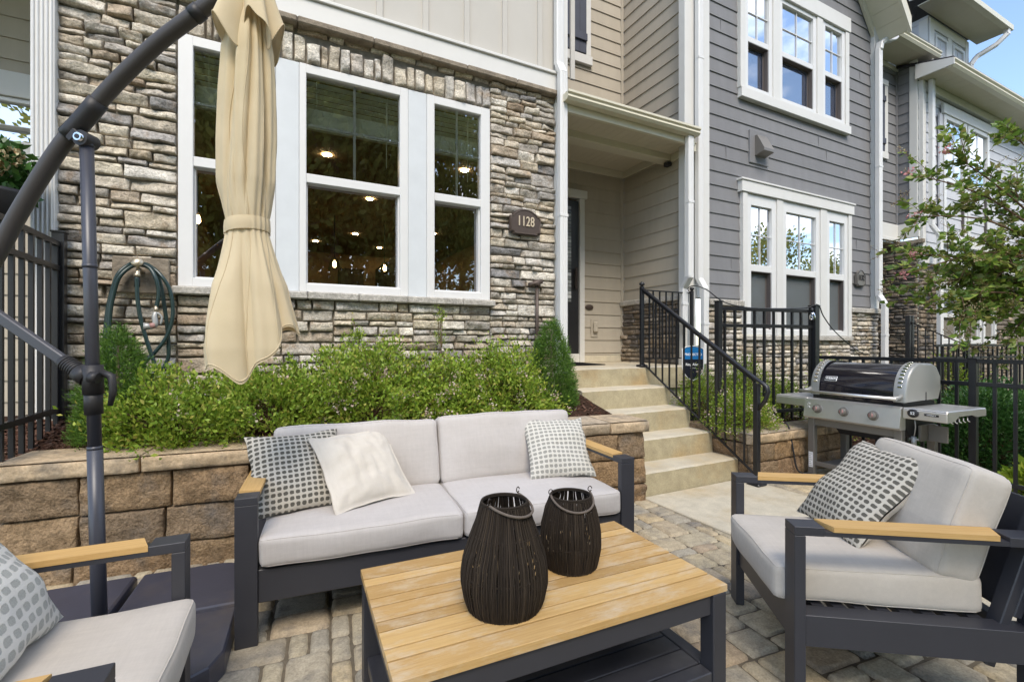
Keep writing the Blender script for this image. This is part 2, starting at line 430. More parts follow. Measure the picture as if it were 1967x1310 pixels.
    def prism(s, poly, axis, a, b, mi=0, mat=None):
        n = len(poly)
        def P(p, d):
            return {'x': (d, p[0], p[1]), 'y': (p[0], d, p[1]), 'z': (p[0], p[1], d)}[axis]
        vs = [P(p, a) for p in poly] + [P(p, b) for p in poly]
        fs = [tuple(range(n))[::-1], tuple(range(n, 2 * n))]
        fs += [(i, (i + 1) % n, n + (i + 1) % n, n + i) for i in range(n)]
        return s.add(vs, fs, mi, False, mat)
    def build(s, name, mats, parent=None, world=False, **tags):
        me = bpy.data.meshes.new(name)
        vs = s.v
        if world and parent is not None:
            inv = wmat(parent).inverted()
            vs = [tuple(inv @ Vector(p)) for p in vs]
        me.from_pydata(vs, [], s.f)
        if not isinstance(mats, (list, tuple)): mats = [mats]
        for m in mats: me.materials.append(M[m])
        me.polygons.foreach_set('material_index', s.m)
        me.polygons.foreach_set('use_smooth', s.s)
        me.update()
        o = bpy.data.objects.new(name, me); C.objects.link(o)
        if parent is not None: o.parent = parent
        for k, v in tags.items(): o[k] = v
        return o
def wmat(o):
    m = o.matrix_basis.copy()
    while o.parent is not None:
        o = o.parent; m = o.matrix_basis @ m
    return m
def thing(name, label, cat, loc=(0, 0, 0), rz=0., group=None):
    o = bpy.data.objects.new(name, None); C.objects.link(o)
    o.location = loc; o.rotation_euler = (0, 0, rz); o.empty_display_size = .1
    o['label'] = label; o['category'] = cat
    if group: o['group'] = group
    return o
def dup(root, loc, rz, label=None, scale=None):
    r = root.copy(); C.objects.link(r); r.location = loc; r.rotation_euler = (0, 0, rz)
    if scale: r.scale = scale
    if label: r['label'] = label
    for ch in list(root.children):
        c = ch.copy(); C.objects.link(c); c.parent = r
        for g in ch.children:
            d = g.copy(); C.objects.link(d); d.parent = c
    return r
def part(name, mats, parent, world=True, **tags):
    return lambda mb: mb.build(name, mats, parent, world, **tags)
def text_mesh(mb, txt, size, origin, right, up, depth=.002, mi=0, align='CENTER', bold=0.):
    cu = bpy.data.curves.new('t', 'FONT'); cu.body = txt; cu.size = size; cu.extrude = depth
    cu.align_x = align; cu.align_y = 'CENTER'; cu.offset = bold; cu.resolution_u = 3
    ob = bpy.data.objects.new('t', cu); C.objects.link(ob)
    dg = bpy.context.evaluated_depsgraph_get()
    me = bpy.data.meshes.new_from_object(ob.evaluated_get(dg))
    r, u = Vector(right).normalized(), Vector(up).normalized(); n = r.cross(u)
    m = Matrix.Translation(Vector(origin)) @ Matrix((r, u, n)).transposed().to_4x4()
    mb.add([m @ v.co for v in me.vertices], [tuple(p.vertices) for p in me.polygons], mi)
    bpy.data.objects.remove(ob); bpy.data.meshes.remove(me); bpy.data.curves.remove(cu)
def N(x, y, z): return noise.noise(Vector((x, y, z)))
# frames for wall-like surfaces: u along the wall, v = height, n outwards
class Frame:
    def __init__(s, o, u, n): s.o = Vector(o); s.u = Vector(u); s.n = Vector(n)
    def __call__(s, u, v, d): return s.o + s.u * u + s.n * d + Vector((0, 0, v))
def front(y): return Frame((0, y, 0), (1, 0, 0), (0, -1, 0))
def leftface(x): return Frame((x, 0, 0), (0, -1, 0), (-1, 0, 0))     # faces -X, u = -y
def rightface(x): return Frame((x, 0, 0), (0, 1, 0), (1, 0, 0))
def ashlar(u0, u1, v0, v1, out, hmin=.045, hmax=.15, wmin=.13, wmax=.50, top=True):
    w, h = u1 - u0, v1 - v0
    if top and h > .34:
        c = v0 + rnd.uniform(.17, .3); ashlar(u0, u1, v0, c, out, hmin, hmax, wmin, wmax); ashlar(u0, u1, c, v1, out, hmin, hmax, wmin, wmax); return
    if w > .95:
        c = u0 + rnd.uniform(.4, .75); ashlar(u0, c, v0, v1, out, hmin, hmax, wmin, wmax, False); ashlar(c, u1, v0, v1, out, hmin, hmax, wmin, wmax, False); return
    if h > hmax or (h > hmin * 2.2 and rnd.random() < .62):
        c = v0 + h * rnd.uniform(.34, .66); ashlar(u0, u1, v0, c, out, hmin, hmax, wmin, wmax, False); ashlar(u0, u1, c, v1, out, hmin, hmax, wmin, wmax, False); return
    lim = min(wmax, max(wmin * 1.5, h * rnd.uniform(2.4, 5.6)))
    if w > lim and w > wmin * 2:
        c = u0 + w * rnd.uniform(.35, .65); ashlar(u0, c, v0, v1, out, hmin, hmax, wmin, wmax, False); ashlar(c, u1, v0, v1, out, hmin, hmax, wmin, wmax, False); return
    out.append((u0, u1, v0, v1))
def stone(mb, F, u0, u1, v0, v1, step=.028, joint=.004, prot=(.02, .05), rough=.014, rad=.007, jit=.008, mi=0, pw=0, warp=1.):
    w, h = u1 - u0, v1 - v0
    rad = min(rad, w * .3, h * .36)
    def ticks(L):
        n = max(2, int(L / step)); q = [0., rad * .25 / L, rad * .62 / L] + [(rad + (L - 2 * rad) * i / n) / L for i in range(n + 1)]
        return q + [1 - rad * .62 / L, 1 - rad * .25 / L, 1.]
    TU, TV = ticks(w), ticks(h); nu, nv = len(TU) - 1, len(TV) - 1
    P = rnd.uniform(*prot)
    tu, tv = rnd.uniform(-.012, .012), rnd.uniform(-.014, .010)
    j = [[(joint * .5 + rnd.random() * jit * min(1, h * 9)) for _ in range(2)] for _ in range(4)]
    sd = rnd.uniform(0, 90)
    def fn(a, b):
        a, b = TU[int(a * nu + .5)], TV[int(b * nv + .5)]
        # bilinear patch with inset corners
        cu = [u0 + j[0][0], u1 - j[1][0], u1 - j[2][0], u0 + j[3][0]]
        cv = [v0 + j[0][1], v0 + j[1][1], v1 - j[2][1], v1 - j[3][1]]
        wt = [(1 - a) * (1 - b), a * (1 - b), a * b, (1 - a) * b]
        u = sum(x * y for x, y in zip(wt, cu)); v = sum(x * y for x, y in zip(wt, cv))
        ta_ = min(1., min(a, 1 - a) * w / rad); tb_ = min(1., min(b, 1 - b) * h / rad)
        e = math.sqrt(max(0., 1 - (1 - ta_) ** 2)) * math.sqrt(max(0., 1 - (1 - tb_) ** 2))
        d = e * (P + tu * (a - .5) * 2 + tv * (b - .5) * 2 + rough * 1.5 * N(u * 9 + sd, v * 14, sd) + rough * 1.1 * (.5 - abs(N(u * 17, v * 24 + sd, sd))) + rough * .5 * N(u * 48, v * 60 + sd, sd)) - .008 * (1 - e)
        u += warp * .006 * N(u * 15, v * 15, sd); v += warp * .005 * N(u * 15 + 7, v * 15, sd)
        return F(u, v, d)
    mb.grid(fn, nu, nv, mi, True)
def stone_wall(mb, F, regions, step=.028, **kw):
    st = {k: kw.pop(k) for k in list(kw) if k in ('prot', 'rough', 'rad', 'joint', 'jit', 'mi')}
    for (a, b, c, d) in regions:
        o = []; ashlar(a, b, c, d, o, **kw)
        for q in o: stone(mb, F, *q, step=step, **st)
def mortar(mb, F, regions, mi=1, d=.004):
    for (a, b, c, e) in regions:
        mb.add([F(a, c, d), F(b, c, d), F(b, e, d), F(a, e, d)], [(0, 1, 2, 3)], mi)
def siding(mb, F, u0, u1, v0, v1, pitch=.178, holes=(), base=None, lip=.015, mi=0, seams=True):
    base = v0 if base is None else base
    k = math.floor((v0 - base) / pitch)
    z = base + k * pitch
    while z < v1 - 1e-4:
        za, zb = max(z, v0), min(z + pitch, v1)
        cuts = sorted({u0, u1} | {min(max(h[i], u0), u1) for h in holes for i in (0, 1)})
        for a, b in zip(cuts, cuts[1:]):
            if b - a < 1e-4: continue
            mid = (a + b) / 2; iv = [(za, zb)]
            for h in holes:
                if h[0] < mid < h[1]:
                    nv = []
                    for (p, q) in iv:
                        if h[3] <= p or h[2] >= q: nv.append((p, q)); continue
                        if h[2] > p: nv.append((p, h[2]))
                        if h[3] < q: nv.append((h[3], q))
                    iv = nv
            for (p, q) in iv:
                if q - p < 1e-4: continue
                dp = lip + (.002 - lip) * (p - z) / pitch; dq = lip + (.002 - lip) * (q - z) / pitch
                mb.add([F(a, p, dp), F(b, p, dp), F(b, q, dq), F(a, q, dq)], [(0, 1, 2, 3)], mi)
                if abs(p - z) < 1e-5:
                    mb.add([F(a, p, -.006), F(b, p, -.006), F(b, p, dp), F(a, p, dp)], [(0, 1, 2, 3)], mi)
        z += pitch
def rounded_box(mb, cx, cy, cz, sx, sy, sz, r, bulge=(0, 0, .0), n=14, mi=0, mat=None, wob=.0, seed=0., pw=2.):
    # soft box: half sizes sx, sy, sz, edge radius r, bulge per axis
    h = (sx, sy, sz)
    def surf(t):
        inner = [max(-(h[i] - r), min(h[i] - r, t[i])) for i in range(3)]
        d = Vector([t[i] - inner[i] for i in range(3)])
        if d.length > 1e-9: d = d.normalized() * r
        p = [inner[i] + d[i] for i in range(3)]
        for i in range(3):
            q, s_ = (i + 1) % 3, (i + 2) % 3
            k = (1 - abs(p[q] / h[q]) ** pw) * (1 - abs(p[s_] / h[s_]) ** pw)
            p[i] += bulge[i] * k * (p[i] / h[i])
        if wob:
            p = [p[i] + wob * N(p[0] * 5 + seed + i * 9, p[1] * 5, p[2] * 5 + seed) for i in range(3)]
        q = Vector((cx + p[0], cy + p[1], cz + p[2]))
        return tuple(mat @ q) if mat is not None else tuple(q)
    for ax in range(3):
        for sg in (-1, 1):
            def fn(a, b, ax=ax, sg=sg):
                t = [0, 0, 0]; o = [(ax + 1) % 3, (ax + 2) % 3]
                def warp(x, hh):
                    # denser rows near the edges
                    x = 2 * x - 1
                    return math.sin(x * math.pi / 2) * hh
                t[ax] = sg * h[ax]; t[o[0]] = warp(a, h[o[0]]) * (1 if sg > 0 else -1); t[o[1]] = warp(b, h[o[1]])
                return surf(t)
            mb.grid(fn, n, n, mi, True)
    return surf
def pillow(name, mats, label, B, xdir, up, w, h, T, cat='cushion', seed=0., flange=0., crease=0., n=36):
    # local frame: x right, y up, z towards the viewer; the object carries the pose so that its pattern follows it
    x = Vector(xdir).normalized(); y = Vector(up); y = (y - x * y.dot(x)).normalized(); z = x.cross(y)
    m = Matrix((x, y, z)).transposed().to_4x4(); m.translation = Vector(B)
    mb = MB()
    for sg in (1, -1):
        def fn(a, b, sg=sg):
            u, v = 2 * a - 1, 2 * b - 1
            u = math.copysign(abs(u) ** .8, u); v = math.copysign(abs(v) ** .8, v)
            fu, fv = (1 - flange) or 1, 1 - flange
            uu, vv = min(1, abs(u) / fu), min(1, abs(v) / fv)
            t = max(0, (1 - uu ** 2.6)) ** .55 * max(0, (1 - vv ** 2.6)) ** .55
            px = u * w / 2 * (1 - .075 * (1 - v * v)); py = v * h / 2 * (1 - .075 * (1 - u * u))
            t *= T * (1 + .22 * N(u * 1.6 + seed, v * 1.6, seed))
            t += crease * max(0, 1 - uu ** 8) * max(0, 1 - vv ** 8) * N(u * 5 + seed * 3, v * 3.3, seed)
            px += .012 * N(v * 2.2, seed, u); py += .012 * N(u * 2.2, seed + 5, v)
            lean = .012 * N(u * 1.3 + seed, v * 1.3 + 3, 0)
            return (px, py + h / 2, sg * (t + .003) + lean)
        mb.grid(fn, n, n, 0 if sg > 0 else 1, True)
        if sg < 0:
            nf = n * n
            mb.f[-nf:] = [f[::-1] for f in mb.f[-nf:]]
    o = mb.build(name, mats)
    o.matrix_world = m
    o['label'] = label; o['category'] = cat
    return o
def leaf_cloud(pts, dirs, size, aspect=.5, fold=.15, spread=.9, seed=1, curl=0.):
    # numpy: one folded four-corner leaf per point, pointing roughly along dirs
    rg = np.random.default_rng(seed); n = len(pts)
    d = dirs + rg.normal(0, spread, (n, 3)); d /= np.linalg.norm(d, axis=1)[:, None] + 1e-9
    r = rg.normal(0, 1, (n, 3)); s = np.cross(d, r); s /= np.linalg.norm(s, axis=1)[:, None] + 1e-9
    up = np.cross(s, d)
    L = (size * rg.uniform(.65, 1.3, n))[:, None]; W = L * aspect * .5
    a = pts; b = pts + d * L * .5 + s * W + up * L * fold; c = pts + d * L - up * L * curl; e = pts + d * L * .5 - s * W + up * L * fold
    V = np.stack([a, b, c, e], 1).reshape(-1, 3)
    return V
def leaf_obj(name, V, mat, parent=None, origin=(0, 0, 0), k=4, **tags):
    V = np.asarray(V, dtype=np.float64)
    n = len(V) // k
    V = V - np.array(origin)
    me = bpy.data.meshes.new(name)
    me.vertices.add(len(V)); me.vertices.foreach_set('co', V.ravel().astype(np.float32))
    me.loops.add(n * k); me.loops.foreach_set('vertex_index', np.arange(n * k, dtype=np.int32))
    me.polygons.add(n)
    me.polygons.foreach_set('loop_start', np.arange(0, n * k, k, dtype=np.int32))
    me.polygons.foreach_set('loop_total', np.full(n, k, dtype=np.int32))
    me.materials.append(M[mat]); me.update(calc_edges=True); me.validate()
    o = bpy.data.objects.new(name, me); C.objects.link(o)
    if parent is not None: o.parent = parent
    for kk, v in tags.items(): o[kk] = v
    return o
# ------------------------------------------------------------------ townhouses
def dh_window(parent, x0, x1, zl, zu, Yf, fw=.055, mats=('vinyl', 'glass_clear', 'glass_clear'), muntin=True, blind=False, screen=None, outer=None, label=None):
    # double hung window: zl = glass of the lower sash, zu = glass of the upper sash, Yf = front of the frame
    ox0, ox1, oz0, oz1 = outer or (x0 - fw, x1 + fw, zl[0] - fw * 1.1, zu[1] + fw)
    mb = MB()
    mb.box(ox0, x0 + .004, Yf, Yf + .10, oz0, oz1, .004); mb.box(x1 - .004, ox1, Yf, Yf + .10, oz0, oz1, .004)
    mb.box(x0, x1, Yf + .001, Yf + .10, zu[1], oz1 - .001, .004); mb.box(x0, x1, Yf + .001, Yf + .10, oz0 + .001, zl[0], .004)
    mb.box(x0, x1, Yf + .008, Yf + .10, zl[1], zu[0], .004)
    # lower sash stiles sit deeper
    s = .016
    mb.box(x0 + .003, x0 + s, Yf + .035, Yf + .095, zl[0], zl[1], .002); mb.box(x1 - s, x1 - .003, Yf + .035, Yf + .095, zl[0], zl[1], .002)
    mb.box(x0, x1, Yf + .034, Yf + .095, zl[0], zl[0] + .012, .002)
    w = mb.build('window', mats[0], parent, True)
    if label: w['label'] = label
    if screen:
        lb = MB()
        lb.box(x0 + s, x1 - s, Yf + .012, Yf + .07, zl[1] - .006, zl[1] - .001); lb.box(x1 - s - .006, x1 - s, Yf + .012, Yf + .07, zl[0], zl[1] - .006)  # brown liner at top and right: recess shadow put in as colour
        f = .022
        for a in ((x0 + s, x0 + s + f, zl[0] + .012, zl[1] - .006), (x1 - s - .006 - f, x1 - s - .006, zl[0] + .012, zl[1] - .006)):
            lb.box(a[0], a[1], Yf + .070, Yf + .076, a[2], a[3])
        lb.box(x0 + s + f, x1 - s - .006 - f, Yf + .070, Yf + .076, zl[1] - .006 - f, zl[1] - .006)
        lb.build('screen_frame_shade', 'frame_shade', w, True)
        sb = MB(); sb.add([(x0 + s, Yf + .073, zl[0]), (x1 - s, Yf + .073, zl[0]), (x1 - s, Yf + .073, zl[1]), (x0 + s, Yf + .073, zl[1])], [(0, 1, 2, 3)])
        sb.build('screen', screen, w, True)
    for (a, b), yy, m in ((zu, Yf + .038, mats[1]), (zl, Yf + .086, mats[2])):
        g = MB(); g.add([(x0 - .01, yy, a - .01), (x1 + .01, yy, a - .01), (x1 + .01, yy, b + .01), (x0 - .01, yy, b + .01)], [(0, 1, 2, 3)])
        g.build('pane', m, w, True)
    if muntin:
        g = MB(); xm, zm = (x0 + x1) / 2, (zu[0] + zu[1]) / 2 + .005
        yy = Yf + (.042 if blind else .024)
        h = .010 if blind else .0045
        g.box(xm - h, xm + h, yy, yy + .010, zu[0], zu[1]); g.box(x0, xm - h, yy, yy + .010, zm - h, zm + h); g.box(xm + h, x1, yy, yy + .010, zm - h, zm + h)
        g.build('muntin', 'bluewhite' if blind else 'vinyl', w, True)
    if blind:
        g = MB(); z = zu[1] - .02
        for k in range(5):
            m = Matrix.Translation(((x0 + x1) / 2, Yf + .125, z)) @ Matrix.Rotation(R(-16), 4, 'X')
            g.box(-(x1 - x0) / 2 - .02, (x1 - x0) / 2 + .02, -.025, .025, -.0015, .0015, 0, 0, m); z -= .046
        for k in range(13):
            m = Matrix.Translation(((x0 + x1) / 2, Yf + .125, z)) @ Matrix.Rotation(R(-70 + rnd.uniform(-6, 6)), 4, 'X')
            g.box(-(x1 - x0) / 2 - .02, (x1 - x0) / 2 + .02, -.025, .025, -.0015, .0015, 0, 0, m); z -= .0095
        g.box(x0 - .02, x1 + .02, Yf + .112, Yf + .158, z - .018, z - .004, .003)
        for xx in (x0 + .09, x1 - .09):
            g.box(xx - .002, xx + .002, Yf + .108, Yf + .110, z, zu[1])
        g.tube([(x1 - .10, Yf + .105, zu[1] - .05), (x1 - .10, Yf + .105, zu[1] - .62)], .005, 6)
        g.build('blind', 'blind', w, True)
    return w
def downspout(parent, pts, w=.085, d=.06, name='downspout'):
    mb = MB()
    for p, q in zip(pts, pts[1:]):
        p, q = Vector(p), Vector(q); dd = (q - p).normalized()
        k = .008
        if abs(dd.z) > .99:
            x0 = p.x - w / 2; z0, z1 = sorted((p.z, q.z))
            prof = []
            n = 3  # corrugated front face
            prof.append((-w / 2, d / 2)); prof.append((-w / 2, -d / 2 + k))
            for i in range(n):
                a = -w / 2 + k + (w - 2 * k) * i / n; b = -w / 2 + k + (w - 2 * k) * (i + 1) / n; g = (b - a) * .16
                prof += [(a + g, -d / 2), (b - g, -d / 2), (b, -d / 2 + k * .6)]
            prof[-1] = (w / 2, -d / 2 + k); prof.append((w / 2, d / 2))
            mb.prism([(p.x + a, p.y + b) for a, b in prof], 'z', z0, z1)
            mb.box(p.x - w / 2 - .003, p.x + w / 2 + .003, p.y - d / 2 - .003, p.y + d / 2, z0 + (z1 - z0) * .52, z0 + (z1 - z0) * .52 + .03, .002)
        else:
            mb.bar(p - dd * .02, q + dd * .02, w * .99, d, .012)
    return mb.build(name, 'vinyl', parent, True)
def trim_box(parent, name, mat, boxes, b=.004, **tags):
    mb = MB()
    for q in boxes: mb.box(*q, b)
    return mb.build(name, mat, parent, True, **tags)

# ---- the tan house with the stone ground floor
H1 = thing('townhouse', 'tan townhouse with pale stone ground floor, white picture window and recessed porch', 'house', (0.7, 4.15, 0))
F1 = front(4.15)
mb = MB()
regs = [(-1.275, -.605, .52, 3.80), (-.605, 1.872, .52, 1.572), (1.872, 2.60, .52, 3.80)]
stone_wall(mb, F1, regs, step=.021)
x = -.60
while x < 1.87:                                                    # upright stones over the window
    w = rnd.choice([.045, .06, .075, .09, .11]); x2 = min(1.872, x + w); top = 3.665 + rnd.uniform(-.03, .035)
    if x2 - x > .02: stone(mb, F1, x, x2, 3.472, top, step=.024, prot=(.028, .055))
    x = x2
x = -.60
while x < 1.87:
    w = rnd.uniform(.12, .3); x2 = min(1.872, x + w); stone(mb, F1, x, x2, 3.70, 3.80, step=.026, prot=(.012, .035)); x = x2
mortar(mb, F1, [(-1.275, -.605, .45, 3.80), (-.605, 1.872, .45, 1.60), (1.872, 2.62, .45, 3.80), (-.605, 1.872, 3.46, 3.80)])
FL = leftface(-1.275)
stone_wall(mb, FL, [(-5.4, -4.15, .5, 3.8)], step=.05)
mortar(mb, FL, [(-5.4, -4.15, .45, 3.8)])
mb.build('stone_wall', ['ledgestone', 'mortar'], H1, True)
def cast_run(F, x0, x1, z0, z1, prot, lmin, lmax, parent, name, mat):
    mb = MB(); x = x0; ps = []
    while x < x1 - .01:
        x2 = min(x1, x + rnd.uniform(lmin, lmax))
        if x1 - x2 < .1: x2 = x1
        q = [F(x + .0015, z0, -.02), F(x2 - .0015, z0, prot + rnd.uniform(-.003, .003))]
        lo = [min(a, b) for a, b in zip(*q)]; hi = [max(a, b) for a, b in zip(*q)]
        mb.box(lo[0], hi[0], lo[1], hi[1], z0, z1 + rnd.uniform(-.002, .002), .009); x = x2
    return mb.build(name, mat, parent, True)
cast_run(F1, -.63, 1.90, 1.572, 1.632, .10, .36, .52, H1, 'window_sill', 'sillstone')
cast_run(F1, -1.27, 2.60, 3.738, 3.79, .105, .4, .6, H1, 'stone_ledge', 'ledgecap')
trim_box(H1, 'band_board', 'white', [(-1.42, 2.60, 4.075, 4.16, 3.792, 3.955), (-1.42, 2.60, 4.055, 4.16, 3.956, 3.985)])
mb = MB(); mb.box(-1.30, 2.60, 4.125, 4.2, 3.985, 7.2, 0, 0)
for k in range(11):
    xx = -1.15 + .3955 * k + (.01 if k > 5 else 0); mb.box(xx - .026, xx + .026, 4.103, 4.13, 3.986, 7.2, .003)
mb.build('panel_wall', 'batten', H1, True)
mb = MB(); mb.box(-1.365, -1.247, 4.06, 4.17, .5, 7.2, .004)
for k in range(5): mb.box(-1.357 + .022 * k, -1.344 + .022 * k, 4.050, 4.062, .5, 7.2, .005)
mb.build('corner_board', 'vinyl', H1, True)
trim_box(H1, 'corner_board', 'white', [(2.602, 2.745, 4.095, 4.2, .9, 7.2)])
downspout(H1, [(2.612, 4.055, 7.1), (2.612, 4.055, 4.06), (2.612, 3.99, 3.94), (2.612, 3.99, .92)], .09, .062)
# the window group
zl, zu = (1.70, 2.515), (2.587, 3.388)
trim_box(H1, 'mullion_panel', 'bluewhite', [(.031, .199, 4.118, 4.2, 1.634, 3.462), (1.076, 1.245, 4.118, 4.2, 1.634, 3.462)])
for a, b, oa, ob, lb in ((-.51, -.052, -.598, .03, None), (.247, 1.008, .20, 1.075, None), (1.312, 1.776, 1.246, 1.866, None)):
    dh_window(H1, a, b, zl, zu, 4.112, blind=True, outer=(oa, ob, 1.634, 3.462))
# the room behind
mb = MB()
def quad(a, b, c, d, mi=0): mb.add([a, b, c, d], [(0, 1, 2, 3)], mi)
rx0, rx1, ry1, rz0, rz1 = -1.22, 4.45, 13.6, .98, 3.66
quad((rx0, 4.3, rz0), (2.56, 4.3, rz0), (2.56, 5.5, rz0), (rx0, 5.5, rz0), 2); quad((rx0, 5.5, rz0), (rx1, 5.5, rz0), (rx1, ry1, rz0), (rx0, ry1, rz0), 2)
quad((rx0, 4.3, rz1), (2.56, 4.3, rz1), (2.56, 5.5, rz1), (rx0, 5.5, rz1), 3); quad((rx0, 5.5, rz1), (rx1, 5.5, rz1), (rx1, ry1, rz1), (rx0, ry1, rz1), 3)
quad((rx0, 4.3, rz0), (rx0, ry1, rz0), (rx0, ry1, rz1), (rx0, 4.3, rz1)); quad((rx1, 5.5, rz0), (rx1, ry1, rz0), (rx1, ry1, rz1), (rx1, 5.5, rz1))
quad((rx0, ry1, rz0), (rx1, ry1, rz0), (rx1, ry1, rz1), (rx0, ry1, rz1)); quad((2.56, 4.3, rz0), (2.56, 5.5, rz0), (2.56, 5.5, rz1), (2.56, 4.3, rz1)); quad((2.56, 5.5, rz0), (rx1, 5.5, rz0), (rx1, 5.5, rz1), (2.56, 5.5, rz1))
for q in ((-.9, .7, 12.9, 13.5, .99, 3.0), (2.6, 2.9, 9.2, 13.5, .99, 3.3), (.2, 2.4, 9.9, 10.6, .99, 1.95), (1.6, 2.2, 13.0, 13.5, .99, 3.2), (1.9, 2.35, 6.2, 6.7, .99, 1.9)):
    mb.box(*q, .01, 1)
mb.build('interior_room', ['room', 'room_dark', 'room_floor', 'ceiling'], H1, True)
for (x, y) in ((.64, 6.5), (1.48, 8.16), (.94, 12.1), (1.66, 10.9), (2.45, 12.2), (2.42, 6.2), (3.2, 10.1), (3.16, 12.9)):
    g = MB(); g.lathe([(.056, -.006), (.056, 0)], (x, y, 3.655), 20); g.build('downlight', 'bulb', H1, True)
for i, (x, y, z) in enumerate(((1.07, 9.5, 2.72), (2.01, 9.5, 2.71), (-.95, 8.2, 3.02))):
    t = thing('pendant_lamp', ['left clear glass pendant lamp of the pair glowing behind the middle window', 'right clear glass pendant lamp of the pair glowing behind the middle window', 'pendant lamp glowing behind the window left of the closed umbrella'][i], 'lamp', (x, y, z), 0, 'lit pendant lamps inside the stone house')
    g = MB(); g.tube([(0, 0, .12), (0, 0, 3.66 - z)], .008, 6); g.lathe([(.03, .08), (.03, .13)], n=10); g.build('cord', 'black', t)
    g = MB(); g.lathe([(.02, -.05), (.034, -.02), (.03, .03), (.015, .07)], n=12); g.build('bulb', 'bulb2', t)
    g = MB(); g.grid(lambda a, b: ((.06 + .07 * b) * math.cos(a * 6.2832), (.06 + .07 * b) * math.sin(a * 6.2832), .10 - .22 * b), 16, 4, wrap=True); g.build('shade', 'clearbulb', t)
# ---- porch recess
mb = MB(); FB = front(5.36)
siding(mb, FB, 2.62, 4.50, 1.06, 3.72, base=.914, holes=[(2.78, 3.83, .9, 3.32)])
siding(mb, FB, 2.62, 4.50, 3.9, 7.2, base=.914)
mb.box(4.50, 4.549, 5.335, 5.40, 1.06, 7.2, .003)
FP = leftface(4.55)
siding(mb, FP, -5.335, -4.16, 1.83, 7.2, base=.914)
siding(mb, rightface(2.62), 4.15, 5.36, 1.06, 7.2, base=.914)
mb.build('siding', 'tan', H1, True)
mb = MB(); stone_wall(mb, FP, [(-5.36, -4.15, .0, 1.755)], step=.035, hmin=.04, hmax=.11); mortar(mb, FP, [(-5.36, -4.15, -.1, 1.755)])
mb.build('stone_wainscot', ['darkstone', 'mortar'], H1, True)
cast_run(FP, -5.36, -4.1, 1.755, 1.825, .075, .4, .6, H1, 'stone_ledge', 'sillstone')
trim_box(H1, 'base_strip', 'concrete', [(3.84, 4.55, 5.345, 5.4, .962, 1.055)])
trim_box(H1, 'corner_board', 'white', [(4.43, 4.62, 4.10, 4.2, .15, 7.2), (4.621, 4.838, 4.085, 4.2, 1.78, 7.2)])
downspout(H1, [(4.61, 4.04, 7.1), (4.61, 4.04, 2.0), (4.61, 3.96, 1.87), (4.61, 3.96, .98)], .085, .06)
g = downspout(H1, [(4.34, 3.945, 3.64), (4.34, 3.945, 2.0), (4.36, 4.05, 1.88), (4.36, 4.05, 1.45)], .085, .06)
dr = MB(); dr.box(2.80, 3.748, 5.325, 5.37, 1.085, 3.165, .004)
door = dr.build('door', 'doorglass', H1, True)
g = MB()
for i in range(7):
    for j in range(26):
        x0 = 2.96 + i * .095; z0 = 1.78 + j * .05
        g.box(x0 + .003 * (j % 2), x0 + .09, 5.316 + .003 * rnd.random(), 5.324, z0 + .003, z0 + .047, .004)
g.build('leaded_glass', 'leaded', door, True)
g = MB(); g.box(3.66, 3.70, 5.27, 5.30, 1.95, 2.25, .01); g.box(3.67, 3.69, 5.295, 5.326, 1.98, 2.0); g.box(3.67, 3.69, 5.295, 5.326, 2.2, 2.22); g.build('handle', 'wire', door, True)
trim_box(H1, 'door_frame', 'white', [(3.752, 3.832, 5.30, 5.40, .962, 3.20), (2.70, 2.796, 5.30, 5.40, .962, 3.20), (2.66, 3.87, 5.29, 5.40, 3.201, 3.31), (2.797, 3.751, 5.31, 5.40, .962, 1.08)])
# porch roof, gutter, soffits and beam
mb = MB(); mb.prism([(3.93, 3.70), (3.93, 3.735), (5.37, 4.06), (5.37, 4.0)], 'x', 2.63, 4.50); mb.build('porch_roof', 'shingle', H1, True)
mb = MB(); mb.prism([(3.975, 3.635), (3.895, 3.635), (3.872, 3.66), (3.882, 3.69), (3.862, 3.70), (3.862, 3.722), (3.872, 3.722), (3.875, 3.708), (3.965, 3.708), (3.975, 3.722)], 'x', 2.60, 4.44)
mb.build('gutter', 'cream', H1, True)
trim_box(H1, 'porch_fascia', 'cream', [(2.63, 4.47, 3.98, 4.02, 3.56, 3.70)])
mb = MB()
for k in range(19):
    xa = 2.63 + k * .101
    mb.box(xa + .0015, xa + .0995, 4.021, 4.399, 3.612, 3.622); mb.box(xa + .0015, xa + .0995, 4.561, 5.34, 3.692, 3.702)
mb.build('soffit', 'soffit', H1, True)
trim_box(H1, 'porch_beam', 'cream', [(2.63, 4.535, 4.40, 4.56, 3.535, 3.69)])
trim_box(H1, 'ceiling_trim', 'cream', [(2.63, 4.53, 5.31, 5.355, 3.60, 3.69), (4.505, 4.545, 4.561, 5.309, 3.60, 3.69), (4.505, 4.545, 4.03, 4.399, 3.52, 3.611)])
